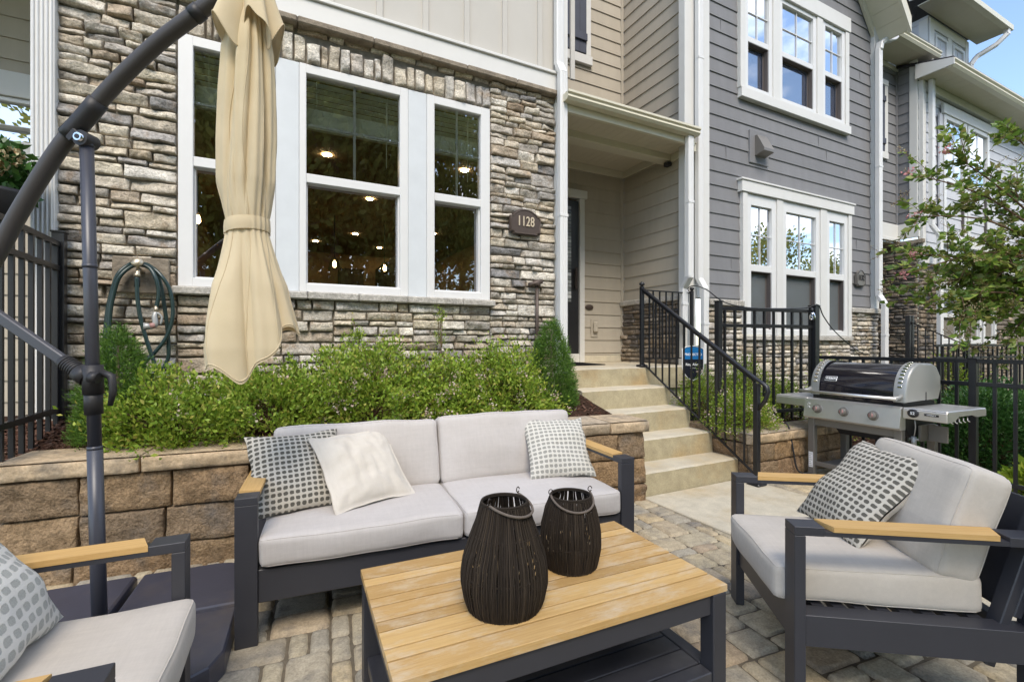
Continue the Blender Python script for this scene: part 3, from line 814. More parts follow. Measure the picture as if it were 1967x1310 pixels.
# upstairs window with its shutter over the porch
trim_box(H1, 'window_trim', 'white', [(3.865, 3.945, 5.31, 5.40, 5.19, 6.9), (2.7, 3.965, 5.30, 5.40, 5.06, 5.185)])
mb = MB()
for k in range(4): mb.box(3.42 + .111 * k, 3.528 + .111 * k, 5.30, 5.335, 5.20, 6.9, .004)
mb.box(3.42, 3.862, 5.275, 5.30, 5.36, 5.46, .004); mb.build('shutter', 'navy', H1, True)
dh_window(H1, 2.8, 3.36, (5.25, 6.0), (6.08, 6.8), 5.30, mats=('vinyl', 'glass_sky', 'glass_sky'))
g = MB(); g.lathe([(.058, 0), (.058, .012), (.05, .016)], n=24, mat=Matrix.Translation((3.935, 5.345, 1.725)) @ Matrix.Rotation(R(90), 4, 'X') @ Matrix.Diagonal((1.15, .62, 1, 1))); g.build('door_bell', 'bronze', H1, True)
g = MB(); g.box(3.965, 4.08, 5.335, 5.35, 1.31, 1.56, .004); g.box(3.99, 4.065, 5.29, 5.336, 1.37, 1.53, .02); g.box(4.015, 4.04, 5.286, 5.292, 1.46, 1.50, .003); g.build('outlet_box', 'tan', H1, True)
g = MB()                                                          # tap on its plate
g.box(-.965, -.645, 4.09, 4.13, 1.57, 1.82, .006); g.build('tap_plate', 'ledgecap', H1, True)
g = MB(); g.tube([(-.80, 4.09, 1.72), (-.80, 4.0, 1.72), (-.80, 3.97, 1.70), (-.80, 3.965, 1.66)], .016, 10)
g.lathe([(.034, 0), (.038, .008), (.034, .016)], n=8, mat=Matrix.Translation((-.80, 3.96, 1.765)) @ Matrix.Rotation(R(70), 4, 'X')); g.tube([(-.8, 3.985, 1.72), (-.8, 3.965, 1.765)], .008, 8); g.build('tap', 'brass', H1, True)
g = MB(); g.tube([(2.36, 4.07, 1.80), (2.36, 4.07, 1.02)], .017, 10); g.tube([(2.36, 4.12, 1.835), (2.36, 4.07, 1.83), (2.36, 4.055, 1.79)], .03, 10); g.tube([(2.27, 4.075, 1.80), (2.36, 4.06, 1.825), (2.41, 4.06, 1.84)], .022, 8)
g.tube([(2.36, 4.06, 1.30), (2.36, 4.06, 1.22)], .032, 10); g.tube([(2.36, 4.05, 1.27), (2.41, 4.05, 1.20), (2.40, 4.05, 1.08)], .014, 8); g.build('vent_pipe', 'bronze', H1, True)
# ---- the grey house
H2 = thing('townhouse', 'dark grey lap-sided townhouse with two white triple windows, next to the porch', 'house', (6.7, 4.15, 0))
F2 = front(4.15)
mb = MB()
siding(mb, F2, 4.838, 8.62, 1.78, 6.95, base=.914, holes=[(5.48, 7.97, 1.2, 3.2), (5.43, 7.90, 4.45, 6.1), (5.64, 6.03, 3.62, 4.06)])
F47 = front(4.47); siding(mb, F47, 8.76, 10.13, 3.37, 6.16, base=.914); mb.box(10.13, 10.178, 4.445, 4.5, 3.37, 6.16, .003)
siding(mb, leftface(10.18), -4.445, -4.27, 3.37, 6.16, base=.914)
siding(mb, front(5.4), 8.76, 10.18, .4, 3.05, base=.914); siding(mb, rightface(8.7), 4.2, 5.4, -.2, 3.05, base=.914)
xs = [(6.05, 3.0), (5.2, 3.62), (7.4, 3.96), (7.2, 4.27), (8.2, 2.80), (5.1, 5.2), (8.3, 5.4), (5.3, 2.2)]
for (xx, zz) in xs:                                               # board joints
    k = math.floor((zz - .914) / .178); mb.box(xx, xx + .003, 4.1335, 4.14, .914 + k * .178 + .004, .914 + (k + 1) * .178 - .006)
mb.build('siding', 'grey', H2, True)
mb = MB(); rg = [(4.84, 5.48, .1, 1.70), (5.48, 7.97, .1, 1.262), (7.97, 8.80, .1, 1.70)]
stone_wall(mb, F2, rg, step=.034); mortar(mb, F2, [(4.84, 5.48, -.3, 1.75), (5.48, 7.97, -.3, 1.3), (7.97, 8.80, -.3, 1.75)])
mb.build('stone_wainscot', ['ledgestone', 'mortar'], H2, True)
cast_run(F2, 4.84, 5.475, 1.70, 1.775, .085, .5, .7, H2, 'stone_ledge', 'sillstone'); cast_run(F2, 7.975, 8.82, 1.70, 1.775, .085, .5, .9, H2, 'stone_ledge', 'sillstone')
cast_run(F2, 5.46, 7.99, 1.262, 1.328, .085, .4, .6, H2, 'window_sill', 'sillstone')
Yf = 4.105
trim_box(H2, 'window_trim', 'white', [(5.43, 8.02, Yf - .035, 4.2, 3.20, 3.345), (5.41, 8.04, Yf - .05, 4.2, 3.346, 3.372), (5.47, 5.556, Yf - .018, 4.2, 1.33, 3.199), (7.90, 7.985, Yf - .018, 4.2, 1.33, 3.199),
    (6.17, 6.302, Yf - .016, 4.2, 1.33, 3.199), (7.178, 7.332, Yf - .016, 4.2, 1.33, 3.199)])
for a, b, oa, ob in ((5.645, 6.082, 5.557, 6.169), (6.388, 7.092, 6.303, 7.177), (7.42, 7.822, 7.333, 7.899)):
    dh_window(H2, a, b, (1.41, 2.18), (2.27, 3.05), Yf, mats=('vinyl', 'glass_sky', 'glass_low'), screen='screen', outer=(oa, ob, 1.332, 3.198))
trim_box(H2, 'window_trim', 'white', [(5.40, 7.94, Yf - .03, 4.2, 5.99, 6.21), (5.43, 7.945, Yf - .03, 4.2, 4.43, 4.555), (5.42, 5.514, Yf - .018, 4.2, 4.556, 5.989), (7.826, 7.915, Yf - .018, 4.2, 4.556, 5.989),
    (6.09, 6.234, Yf - .016, 4.2, 4.556, 5.989), (7.098, 7.236, Yf - .016, 4.2, 4.556, 5.989)])
for a, b, oa, ob in ((5.585, 6.022, 5.515, 6.089), (6.302, 7.026, 6.235, 7.097), (7.312, 7.756, 7.237, 7.825)):
    dh_window(H2, a, b, (4.62, 5.20), (5.275, 5.93), Yf, mats=('vinyl', 'glass_sky', 'glass_sky'), screen='screen_up', outer=(oa, ob, 4.557, 5.988))
g = MB(); g.box(5.642, 6.028, 4.118, 4.16, 3.622, 4.058, .003)
vent = g.build('vent_plate', 'grey', H2, True)
g = MB(); g.prism([(4.118, 3.99), (4.085, 3.99), (3.985, 3.79), (3.985, 3.755), (4.118, 3.72)], 'x', 5.74, 5.95); g.build('vent_hood', 'taupe', vent, True)
trim_box(H2, 'corner_board', 'white', [(8.62, 8.762, 4.085, 4.5, 1.78, 6.4), (10.155, 10.179, 4.15, 4.269, 3.37, 6.25)])
downspout(H2, [(9.06, 4.0, 6.27), (9.06, 4.0, 6.21), (8.98, 4.0, 6.15), (8.76, 4.02, 6.08), (8.65, 4.02, 6.0), (8.62, 4.02, 5.9), (8.62, 4.02, 1.98), (8.60, 3.93, 1.83), (8.60, 3.93, .80)], .10, .065)
trim_box(H2, 'band_board', 'white', [(8.76, 10.18, 4.43, 4.5, 3.12, 3.369), (8.76, 10.18, 4.41, 4.5, 3.06, 3.119), (10.14, 10.182, 4.12, 4.4301, 3.10, 3.368)]); trim_box(H2, 'frieze_board', 'white', [(8.76, 10.18, 4.44, 4.5, 6.161, 6.249)])
trim_box(H2, 'window_trim', 'white', [(9.70, 9.80, 4.43, 4.5, 4.62, 5.80), (9.2, 9.81, 4.425, 4.5, 4.50, 4.619), (9.2, 9.81, 4.425, 4.5, 5.801, 5.90)])
mb = MB(); mb.box(9.42, 9.698, 4.43, 4.46, 4.63, 5.79, .004); mb.box(9.42, 9.70, 4.41, 4.43, 4.75, 4.85, .003); mb.box(9.42, 9.70, 4.41, 4.43, 5.5, 5.6, .003); mb.build('shutter', 'navy', H2, True)
trim_box(H2, 'soffit', 'soffit', [(8.80, 10.45, 4.06, 4.44, 6.25, 6.265)], 0); trim_box(H2, 'porch_ceiling', 'soffit', [(8.76, 10.17, 4.5, 5.4, 3.045, 3.06)], 0)
mb = MB(); mb.prism([(4.06, 6.25), (3.97, 6.25), (3.945, 6.29), (3.955, 6.32), (3.935, 6.34), (3.935, 6.36), (4.06, 6.36)], 'x', 9.0, 10.52); mb.build('gutter', 'cream', H2, True)
mb = MB(); mb.prism([(3.95, 6.36), (3.95, 6.39), (5.6, 6.9), (5.6, 6.86)], 'x', 8.85, 10.5)
# steep gable roof
gx, gz, sl = 8.80, 6.08, 1.25
def rake(x): return gz + (gx - x) * sl
ap = 6.72
mb.add([(gx + .03, 3.66, rake(gx + .03) + .26), (ap, 3.66, rake(ap) + .26), (ap, 6.4, rake(ap) + .26), (gx + .03, 6.4, rake(gx + .03) + .26)], [(0, 1, 2, 3)])
mb.add([(gx + .03, 3.66, rake(gx + .03) + .22), (gx + .03, 6.4, rake(gx + .03) + .22), (gx + .03, 6.4, rake(gx + .03) + .26), (gx + .03, 3.66, rake(gx + .03) + .26)], [(0, 1, 2, 3)])
mb.add([(2 * ap - gx, 3.66, rake(gx) + .26), (ap, 3.66, rake(ap) + .26), (ap, 6.4, rake(ap) + .26), (2 * ap - gx, 6.4, rake(gx) + .26)], [(0, 1, 2, 3)])
mb.build('roof', 'shingle', H2, True)
mb = MB(); s1 = []
for k in range(14):
    xa, xb = gx - .14 * k, gx - .14 * k - .136
    mb.prism([(xa, rake(xa)), (xb, rake(xb)), (xb, rake(xb) + .015), (xa, rake(xa) + .015)], 'y', 3.72, 4.13)
mb.build('soffit', 'cream', H2, True)
mb = MB()
mb.prism([(gx + .02, rake(gx + .02) - .02), (ap, rake(ap) - .02), (ap, rake(ap) + .22), (gx + .02, rake(gx + .02) + .22)], 'y', 3.675, 3.719)
mb.prism([(gx + .02, rake(gx)), (gx - .001, rake(gx)), (gx - .001, rake(gx) + .22), (gx + .02, rake(gx) + .22)], 'y', 3.72, 4.5)
mb.prism([(8.62, rake(8.62) - .001), (ap, rake(ap) - .001), (ap, rake(ap) - .12), (8.62, rake(8.62) - .16)], 'y', 4.09, 4.131)
mb.build('rake_board', 'cream', H2, True)
# ---- the light grey house beyond
H3 = thing('townhouse', 'light grey townhouse beyond, partly hidden by the pink flowering tree', 'house', (12.5, 4.15, 0))
F3 = front(4.15)
mb = MB(); siding(mb, F3, 10.18, 15.4, 2.62, 5.86, base=.914); siding(mb, leftface(15.9), -4.0, -2.0, -.3, 5.0, base=.914)
mb.build('siding', 'lightgrey', H3, True)
mb = MB(); stone_wall(mb, leftface(10.18), [(-5.4, -4.15, -.2, 3.03)], step=.04, hmin=.04, hmax=.10, wmin=.12, wmax=.5); mortar(mb, leftface(10.18), [(-5.4, -4.15, -.4, 3.04)])
stone_wall(mb, F3, [(10.18, 10.9, -.2, 2.5), (10.9, 13.3, -.2, 1.2), (13.3, 14.2, -.2, 2.5)], step=.05); mortar(mb, F3, [(10.18, 15.4, -.4, 2.62)])
x = 10.9
while x < 13.3:
    stone(mb, F3, x, x + .1, 2.34, 2.6, step=.06); x += .1
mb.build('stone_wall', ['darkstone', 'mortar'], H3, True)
cast_run(leftface(10.18), -4.75, -4.05, 2.985, 3.058, .06, .7, .8, H3, 'stone_ledge', 'ledgecap')
trim_box(H3, 'window_trim', 'white', [(10.95, 13.25, 4.07, 4.12, 5.44, 5.62), (10.95, 13.25, 4.07, 4.12, 3.05, 3.18), (10.18, 15.4, 4.07, 4.14, 2.64, 2.78), (10.85, 13.3, 4.06, 4.12, 2.22, 2.34), (10.19, 10.30, 4.08, 4.16, 2.6, 5.86), (10.28, 15.4, 4.08, 4.15, 5.72, 5.86)])
for a, b in ((11.10, 11.85), (12.08, 12.86)):
    dh_window(H3, a, b, (3.25, 4.22), (4.32, 5.36), 4.09, fw=.09, mats=('vinyl', 'glass_sky', 'glass_sky'), screen='screen_up')
for a, b in ((10.98, 11.55), (11.8, 12.5), (12.75, 13.2)):
    dh_window(H3, a, b, (1.30, 1.70), (1.78, 2.16), 4.09, fw=.08, mats=('vinyl', 'glass_sky', 'glass_low'), muntin=False)
mb = MB(); mb.box(10.83, 10.95, 4.09, 4.12, 3.2, 5.42, .004); mb.box(10.84, 10.96, 4.07, 4.09, 5.0, 5.1); mb.build('shutter', 'lightgrey', H3, True)
downspout(H3, [(10.36, 4.02, 6.2), (10.36, 4.02, 3.3), (10.42, 3.93, 3.1), (10.42, 3.93, .3)], .10, .065)
mb = MB()
for k in range(20): mb.box(10.12 + k * .26, 10.376 + k * .26, 3.73, 4.13, 5.862, 5.875)
mb.build('soffit', 'soffit', H3, True)
mb = MB(); mb.prism([(3.73, 5.84), (3.65, 5.84), (3.62, 5.88), (3.635, 5.92), (3.61, 5.945), (3.61, 5.97), (3.73, 5.97)], 'x', 10.10, 15.4); mb.build('gutter', 'cream', H3, True)
mb = MB(); mb.prism([(3.63, 5.97), (3.63, 6.0), (7.5, 7.2), (7.5, 7.1)], 'x', 10.10, 15.4)
mb.prism([(4.08, 7.80), (4.08, 7.86), (7.2, 8.75), (7.2, 8.68)], 'x', 11.15, 13.85); mb.build('roof', 'shingle', H3, True)
mb = MB(); mb.prism([(3.62, 5.86), (4.15, 5.86), (4.15, 6.12), (3.62, 5.97)], 'x', 10.08, 10.105); mb.build('eave_return', 'white', H3, True)
# dormer on its roof
mb = MB(); mb.box(11.70, 13.42, 4.60, 7.0, 6.2, 7.78); siding(mb, leftface(11.699), -6.5, -4.60, 6.2, 7.78, base=.914)
dm = mb.build('dormer', 'lightgrey', H3, True)
trim_box(dm, 'dormer_trim', 'white', [(11.70, 11.88, 4.57, 4.599, 6.2, 7.72), (13.26, 13.42, 4.57, 4.599, 6.2, 7.72), (11.881, 13.259, 4.575, 4.599, 7.55, 7.72), (12.48, 12.66, 4.575, 4.599, 6.2, 7.549), (11.68, 11.699, 4.6, 4.75, 6.2, 7.72)])
for a, b in ((12.0, 12.42), (12.76, 13.18)):
    dh_window(H3, a, b, (6.3, 6.78), (6.85, 7.42), 4.57, fw=.05, mats=('vinyl', 'glass_low', 'glass_sky'))
trim_box(H3, 'soffit', 'soffit', [(11.2, 13.8, 4.10, 4.57, 7.775, 7.79)], 0)
trim_box(H3, 'gutter', 'cream', [(11.16, 13.84, 4.0, 4.10, 7.77, 7.88)])
mb = MB(); mb.prism([(4.08, 7.78), (4.08, 7.86), (7.2, 8.74), (7.2, 8.58)], 'x', 11.14, 11.17); mb.build('rake_board', 'white', H3, True)
downspout(H3, [(13.7, 4.06, 7.80), (13.7, 4.06, 7.68), (13.62, 4.2, 7.52), (13.46, 4.46, 7.36), (13.38, 4.53, 7.2), (13.38, 4.53, 6.35)], .12, .08)
# ---- the neighbour at the far left
H0 = thing('townhouse', 'neighbouring townhouse at the left edge, brown siding above a bright window', 'house', (-2.6, 5.4, 0))
mb = MB(); siding(mb, front(5.4), -4.6, -1.30, 3.47, 7.0, base=.914); siding(mb, front(5.4), -4.6, -1.30, .6, 2.7, base=.914); mb.build('siding', 'tan', H0, True)
trim_box(H0, 'window_trim', 'white', [(-4.6, -1.31, 5.34, 5.42, 3.26, 3.465), (-4.6, -1.31, 5.35, 5.42, 2.705, 2.86), (-1.42, -1.31, 5.355, 5.42, 2.861, 3.259)])
mb = MB(); mb.box(-4.6, -1.44, 3.95, 5.4, 4.62, 4.75); mb.box(-4.6, -1.44, 3.93, 3.99, 4.45, 4.8); mb.build('porch_roof', 'cream', H0, True)
dh_window(H0, -3.2, -1.5, (2.90, 3.02), (3.03, 3.22), 5.36, fw=.04, mats=('vinyl', 'glass_sky', 'glass_sky'), muntin=False, outer=(-3.3, -1.43, 2.861, 3.258))
# ------------------------------------------------------------------ ground, patio, walls, steps
WA = Vector((-1.2, 3.242, 0)); WB = Vector((2.612, 2.842, 0)); wd = (WB - WA).normalized(); wn = Vector((wd.y, -wd.x, 0))   # wn faces the patio
ang = math.atan2(wd.y, wd.x)
mb = MB(); mb.add([(-300, -300, -.16), (300, -300, -.16), (300, 300, -.16), (-300, 300, -.16)], [(0, 1, 2, 3)])
mb.build('ground', 'lawn', None, kind='structure')
mb = MB(); mb.box(-3.2, 5.35, -2.2, 4.0, -.30, -.014); mb.build('patio_base', 'sand', None, kind='structure')
# pavers on a grid turned with the wall
cell = .081; mb = MB(); occ = set(); rp = random.Random(5)
o0 = Vector((0, 0, 0)); ux, uy = wd, Vector((-wd.y, wd.x, 0))
I0, I1, J0, J1 = -32, 66, -12, 42
shapes = [(3, 2)] * 5 + [(2, 2)] * 4 + [(2, 3)] * 2 + [(2, 1)] * 2 + [(1, 2)] * 1
slab = (2.60, 3.80)
for j in range(J0, J1):
    for i in range(I0, I1):
        if (i, j) in occ: continue
        for (w, h) in rp.sample(shapes, len(shapes)) + [(1, 1)]:
            cs = [(i + a, j + b) for a in range(w) for b in range(h)]
            if all(c not in occ for c in cs): break
        occ.update(cs)
        c = o0 + ux * ((i + w / 2) * cell) + uy * ((j + h / 2) * cell)
        if c.x < -1.5 or c.x > 5.3 or c.y > 3.3 or c.y < -.6: continue
        if (c - WA).dot(wn) < -.08 and c.x < 2.7: continue
        if slab[0] + .13 < c.x < slab[1] - .13 : continue
        if c.y > 2.85 and c.x > 3.6: continue
        sd = rp.uniform(0, 99); hw, hh = w * cell / 2 - .0018, h * cell / 2 - .0018; tz = rp.uniform(-.003, .003); ta, tb = rp.uniform(-.012, .012), rp.uniform(-.012, .012)
        nu, nv = max(5, w * 3 + 1), max(5, h * 3 + 1)
        def fn(a, b):
            u, v = 2 * a - 1, 2 * b - 1
            u = math.copysign(abs(u) ** .6, u); v = math.copysign(abs(v) ** .6, v)
            rr = .012
            e = min(1, (1 - abs(u)) * hw / .012); g = min(1, (1 - abs(v)) * hh / .012)
            k = 1 - math.sqrt(max(0, (1 - e)) ** 2 + max(0, (1 - g)) ** 2)
            z = -.016 + .016 * max(-.5, k) ** .6 if k > 0 else -.02
            x = u * hw * (1 - .03 * abs(v) ** 6) + .004 * N(v * 2.2 + sd, u, sd); y = v * hh * (1 - .03 * abs(u) ** 6) + .004 * N(u * 2.2, sd, v)
            z += tz + ta * u * hw + tb * v * hh + .0025 * N(x * 22 + sd, y * 22, sd)
            p = c + ux * x + uy * y
            return (p.x, p.y, z)
        mb.grid(fn, nu, nv, 0, True)
mb.build('patio', 'paver', None, kind='structure')
mb = MB()
for k in range(4): mb.box(2.605, 3.79, 2.83 - 1.22 * (k + 1) + .008, 2.83 - 1.22 * k, -.10, .012, .006)
mb.build('walkway', 'concrete', None, kind='structure')
# planting beds
def bed(name, fn, nu, nv, mat='soil'):
    mb = MB(); mb.grid(fn, nu, nv, 0, True); return mb.build(name, mat, None, kind='structure')
def bedz(x, y):
    t = (Vector((x, y, 0)) - WA).dot(-wn)
    return .575 + .20 * min(1, max(0, t - .25) / .75) + .012 * N(x * 6, y * 6, 0)
def bl(a, b):
    x = -1.6 + 4.22 * a; yf = WA.y + (x - WA.x) * wd.y / wd.x + .12
    y = yf + (4.2 - yf) * b
    return (x, y, bedz(x, y))
bed('planting_bed', bl, 60, 18)
bed('planting_bed', lambda a, b: (3.76 + 1.5 * a, 2.85 + 1.35 * b, .385 + .03 * N(a * 8, b * 8, 3)), 30, 24)
bed('side_ground', lambda a, b: (5.25 + 6 * a, 4.3 - 3.0 * b, .30 * max(0, 1 - b * 2.2) - .12 + .03 * N(a * 18, b * 9, 5)), 40, 24)
bed('side_ground', lambda a, b: (-4.5 + 3.2 * a, 2.6 + 3.0 * b, .02 + .02 * N(a * 8, b * 8, 3)), 20, 20)
# loose bark on the beds
def chips(name, n, pick, seed):
    rg = random.Random(seed); mb = MB()
    for _ in range(n):
        x, y, z = pick(rg); L, W, T = rg.uniform(.018, .06), rg.uniform(.008, .018), rg.uniform(.003, .007)
        m = Matrix.Translation((x, y, z + rg.uniform(0, .012))) @ Matrix.Rotation(rg.uniform(0, 6.28), 4, 'Z') @ Matrix.Rotation(rg.uniform(-.5, .5), 4, 'X') @ Matrix.Rotation(rg.uniform(-.45, .45), 4, 'Y')
        mb.box(-L / 2, L / 2, -W / 2, W / 2, -T / 2, T / 2, 0, 0, m)
    return mb.build(name, 'mulch', None, kind='stuff', label='dark red-brown shredded bark mulch covering the planting beds')
def pk1(rg):
    x = rg.uniform(-1.5, .0) if rg.random() < .7 else rg.uniform(0, 2.6)
    yf = WA.y + (x - WA.x) * wd.y / wd.x + .26; y = rg.uniform(yf, 4.1); return x, y, bedz(x, y)
chips('bark_mulch', 4200, pk1, 3)
def pk2(rg):
    if rg.random() < .5: return rg.uniform(3.78, 5.15), rg.uniform(2.95, 4.1), .40
    return rg.uniform(5.4, 8.6), rg.uniform(2.6, 4.1), .16 * 0 + .0 + (rg.random() * .02) + max(0, (.30 * max(0, 1 - (4.3 - 3.4) / 3.0 * 2.2) - .12))
chips('bark_mulch', 1800, pk2, 4)

# ---- block retaining walls
def block_wall(name, label, F, length, ztop, courses, group, ends=(True, True), seed=1, capdepth=.36, depth=.28, step=.026, bl=(.36, .46)):
    # F: u along the wall, v up, d towards the viewer
    t = thing(name, label, 'retaining wall', tuple(F(length / 2, 0, -.1)), 0, group)
    rg = random.Random(seed); mb = MB()
    z = ztop - .09
    for ci, h in enumerate(courses):
        z0 = z - h; u = -rg.uniform(0, .2)
        while u < length - .01:
            w = rg.uniform(*bl); a, b = max(0, u), min(length, u + w)
            if length - b < .09: b = length
            stone(mb, F, a, b, z0, z, step=step, joint=.004, prot=(.032, .036), rough=.009, rad=.007, jit=.0008, warp=.1)
            u = b if b == length else u + w
        z = z0
    for (a, c, d) in ((0, length, -.005),):
        mb.add([F(a, z, d), F(c, z, d), F(c, ztop - .09, d), F(a, ztop - .09, d)], [(0, 1, 2, 3)], 1)
    mb.build('block_course', ['block', 'mortar'], t, True)
    cb = MB(); u = -.02; u1 = length + .02
    while u < u1 - .01:
        w = rg.uniform(.52, .62); b = min(u1, u + w)
        if u1 - b < .15: b = u1
        stone(cb, F, u, b, ztop - .088, ztop, step=step, joint=.004, prot=(.053, .057), rough=.008, rad=.006, jit=.0008, warp=.1)
        def top(a, c, u=u, b=b):
            d = .052 - capdepth * c
            return F(u + .003 + (b - u - .006) * a, ztop + .0035 + .002 * N(a * 7 + u, c * 5, 1), d)
        cb.grid(top, 12, 8, 0, True)
        u = b
    cb.build('cap', 'blockcap', t, True)
    return t
Fw = Frame(WA, wd, wn)
Lw = (WB - WA).length
bw = block_wall('retaining_wall', 'long brown split-face block wall behind the sofa, holding the shrub bed', Fw, Lw, .62, (.20, .20, .20), 'block retaining walls', seed=4)
# return of the wall along the steps
mb = MB(); Fr = rightface(2.612)
z = .53
for ci in range(3):
    stone(mb, Fr, 2.842 + .0, 2.842 + (.26 if ci % 2 else .34), z - .2, z, step=.03, prot=(.0, .006), rough=.01, rad=.012, jit=.001); z -= .2
mb.build('end_block', 'block', bw, True)
bw2 = block_wall('retaining_wall', 'short tan block wall right of the concrete steps, behind the grill', Frame((3.745, 2.75, 0), (1, 0, 0), (0, -1, 0)), 1.53, .42, (.165, .165), 'block retaining walls', seed=9, capdepth=.30)
mb = MB(); Fl = leftface(3.765); z = .33; rg_ = random.Random(2)
for ci in range(2):
    for (a, b) in ((-3.55, -3.15), (-3.15, -2.76)):
        stone(mb, Fl, a, b, z - .165, z, step=.03, prot=(.012, .02), rough=.01, rad=.012, jit=.001)
    z -= .165
for (a, b) in ((-3.5, -3.1), (-3.1, -2.72)):
    stone(mb, Fl, a, b, .333, .42, step=.03, prot=(.02, .03), rough=.01, rad=.012, jit=.001)
    mb.box(3.735, 4.0, -b, -a, .36, .4225)
mb.build('side_course', 'block', bw2, True)
# ---- concrete steps with the porch slab
st = thing('front_steps', 'five buff concrete steps rising to the front porch', 'steps', (3.2, 3.4, 0))
mb = MB(); rise = .192; ys = [2.85, 3.135, 3.41, 3.69, 3.975]
def rough_step(x0, x1, y0, y1, z0, z1):
    def top(a, b):
        bevel = .02 * max(0, 1 - b * 14)
        return (x0 + (x1 - x0) * a, y0 + (y1 - y0) * b, z1 - bevel * bevel * 30 + .0025 * N(a * 9, b * 4, z1 * 9))
    mb.grid(top, 40, 18)
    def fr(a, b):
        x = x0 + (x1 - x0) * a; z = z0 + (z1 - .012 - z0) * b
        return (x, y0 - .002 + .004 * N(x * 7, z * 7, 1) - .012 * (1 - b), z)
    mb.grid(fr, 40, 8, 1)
    for xx in (x0, x1):
        mb.add([(xx, y0, z0), (xx, y1, z0), (xx, y1, z1 - .002), (xx, y0, z1 - .012)], [(0, 1, 2, 3)])
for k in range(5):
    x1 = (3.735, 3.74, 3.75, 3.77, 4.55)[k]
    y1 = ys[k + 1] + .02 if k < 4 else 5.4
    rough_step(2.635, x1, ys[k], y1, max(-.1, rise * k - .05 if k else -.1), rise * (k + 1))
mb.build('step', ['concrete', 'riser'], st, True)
mb = MB(); mb.box(2.625, 4.56, 4.0, 5.45, -.1, .95); mb.box(2.64, 3.72, 3.2, 4.0, -.1, .37); mb.build('porch_slab', 'concrete', st, True)
g = MB(); g.prism([(2.86, 4.56), (3.60, 4.56), (3.66, 5.28), (2.86, 5.28)], 'z', .963, .972); o = g.build('doormat', 'mat'); o['label'] = 'flat black doormat lying on the porch at the front door'; o['category'] = 'doormat'
# ---- iron railings
def rail_panel(mb, p0, p1, zt0, zt1, zb0, zb1, n, s=.014, rail=.026, rh=.012):
    p0, p1 = Vector(p0), Vector(p1)
    a, b = Vector((p0.x, p0.y, zt0)), Vector((p1.x, p1.y, zt1)); mb.bar(a, b, rail, rh)
    a, b = Vector((p0.x, p0.y, zb0)), Vector((p1.x, p1.y, zb1)); mb.bar(a, b, rail * .8, rh)
    for k in range(1, n + 1):
        t = k / (n + 1); q = p0.lerp(p1, t)
        z0 = zb0 + (zb1 - zb0) * t + .004; z1 = zt0 + (zt1 - zt0) * t - .004
        mb.box(q.x - s / 2, q.x + s / 2, q.y - s / 2, q.y + s / 2, z0, z1)
sr = thing('stair_railing', 'black iron handrail descending beside the concrete steps', 'railing', (3.74, 3.4, 0))
mb = MB(); X0 = 3.70
rail_panel(mb, (X0, 4.02, 0), (X0, 2.66, 0), 1.80, .90, 1.00, .10, 13)
mb.build('picket_panel', 'black', sr, True)
mb = MB(); mb.box(X0 - .02, X0 + .02, 4.02, 4.06, .962, 1.86, .003); mb.box(X0 - .05, X0 + .05, 3.99, 4.09, .960, .985, .01); mb.lathe([(.01, 0), (.03, .018), (.03, .034), (.012, .05)], (X0, 4.04, 1.86), 12); mb.build('post', 'black', sr, True)
mb = MB(); mb.box(X0 - .022, X0 + .022, 2.615, 2.659, .012, .88, .003); mb.box(X0 - .06, X0 + .06, 2.575, 2.70, .013, .035, .01); mb.build('post', 'black', sr, True)
mb = MB(); pts = [(X0, 4.03, 1.83), (X0, 3.98, 1.80), (X0, 2.68, .94), (X0, 2.60, .895), (X0, 2.545, .86), (X0, 2.53, .82), (X0, 2.56, .74), (X0, 2.62, .66)]
mb.tube(pts, .022, 8, flat=.7); mb.build('handrail', 'black', sr, True)
pr = thing('porch_railing', 'short level black iron railing across the right half of the porch edge', 'railing', (4.15, 4.04, .96))
mb = MB(); rail_panel(mb, (3.77, 4.04, 0), (4.46, 4.04, 0), 1.82, 1.82, 1.05, 1.05, 6); mb.build('picket_panel', 'black', pr, True)
mb = MB(); mb.box(4.46, 4.495, 4.02, 4.055, .962, 1.85, .003); mb.lathe([(.01, 0), (.028, .016), (.028, .032), (.012, .046)], (4.478, 4.038, 1.85), 12); mb.build('post', 'black', pr, True)
# ---- fences
def fence(name, label, a, b, ztop, zbot, n, posts, rails, group, s=.022, over=.0, spear=0.):
    a, b = Vector(a), Vector(b)
    t = thing(name, label, 'fence', tuple((a + b) / 2 + Vector((0, 0, zbot))), 0, group)
    mb = MB()
    for z in rails: mb.bar((a.x, a.y, z), (b.x, b.y, z), .028, .034, .002)
    for k in range(n):
        q = a.lerp(b, (k + .5) / n); mb.box(q.x - s / 2, q.x + s / 2, q.y - s / 2, q.y + s / 2, zbot, ztop)
    mb.build('picket_panel', 'black', t, True)
    for (f, z0, z1, w) in posts:
        q = a.lerp(b, f); g = MB(); g.box(q.x - w / 2, q.x + w / 2, q.y - w / 2, q.y + w / 2, z0, z1, .002); g.box(q.x - w / 2 - .006, q.x + w / 2 + .006, q.y - w / 2 - .006, q.y + w / 2 + .006, z1, z1 + .012, .002); g.build('post', 'black', t, True)
    return t
G = 'black metal picket fences'
fence('picket_fence', 'tall black picket fence at the left edge, in front of the white corner board', (-1.215, 4.03, 0), (-1.215, 3.0, 0), 1.868, .62, 9, ((.0, .74, 1.93, .062),), (1.855, 1.70, .80), G)
fence('picket_fence', 'black picket fence on the wall between the stair rail and the grill', (3.93, 3.20, 0), (5.21, 3.04, 0), 1.575, .43, 10, ((-.01, .40, 1.63, .055), (1.0, .1, 1.62, .075)), (1.565, 1.40, .52), G)
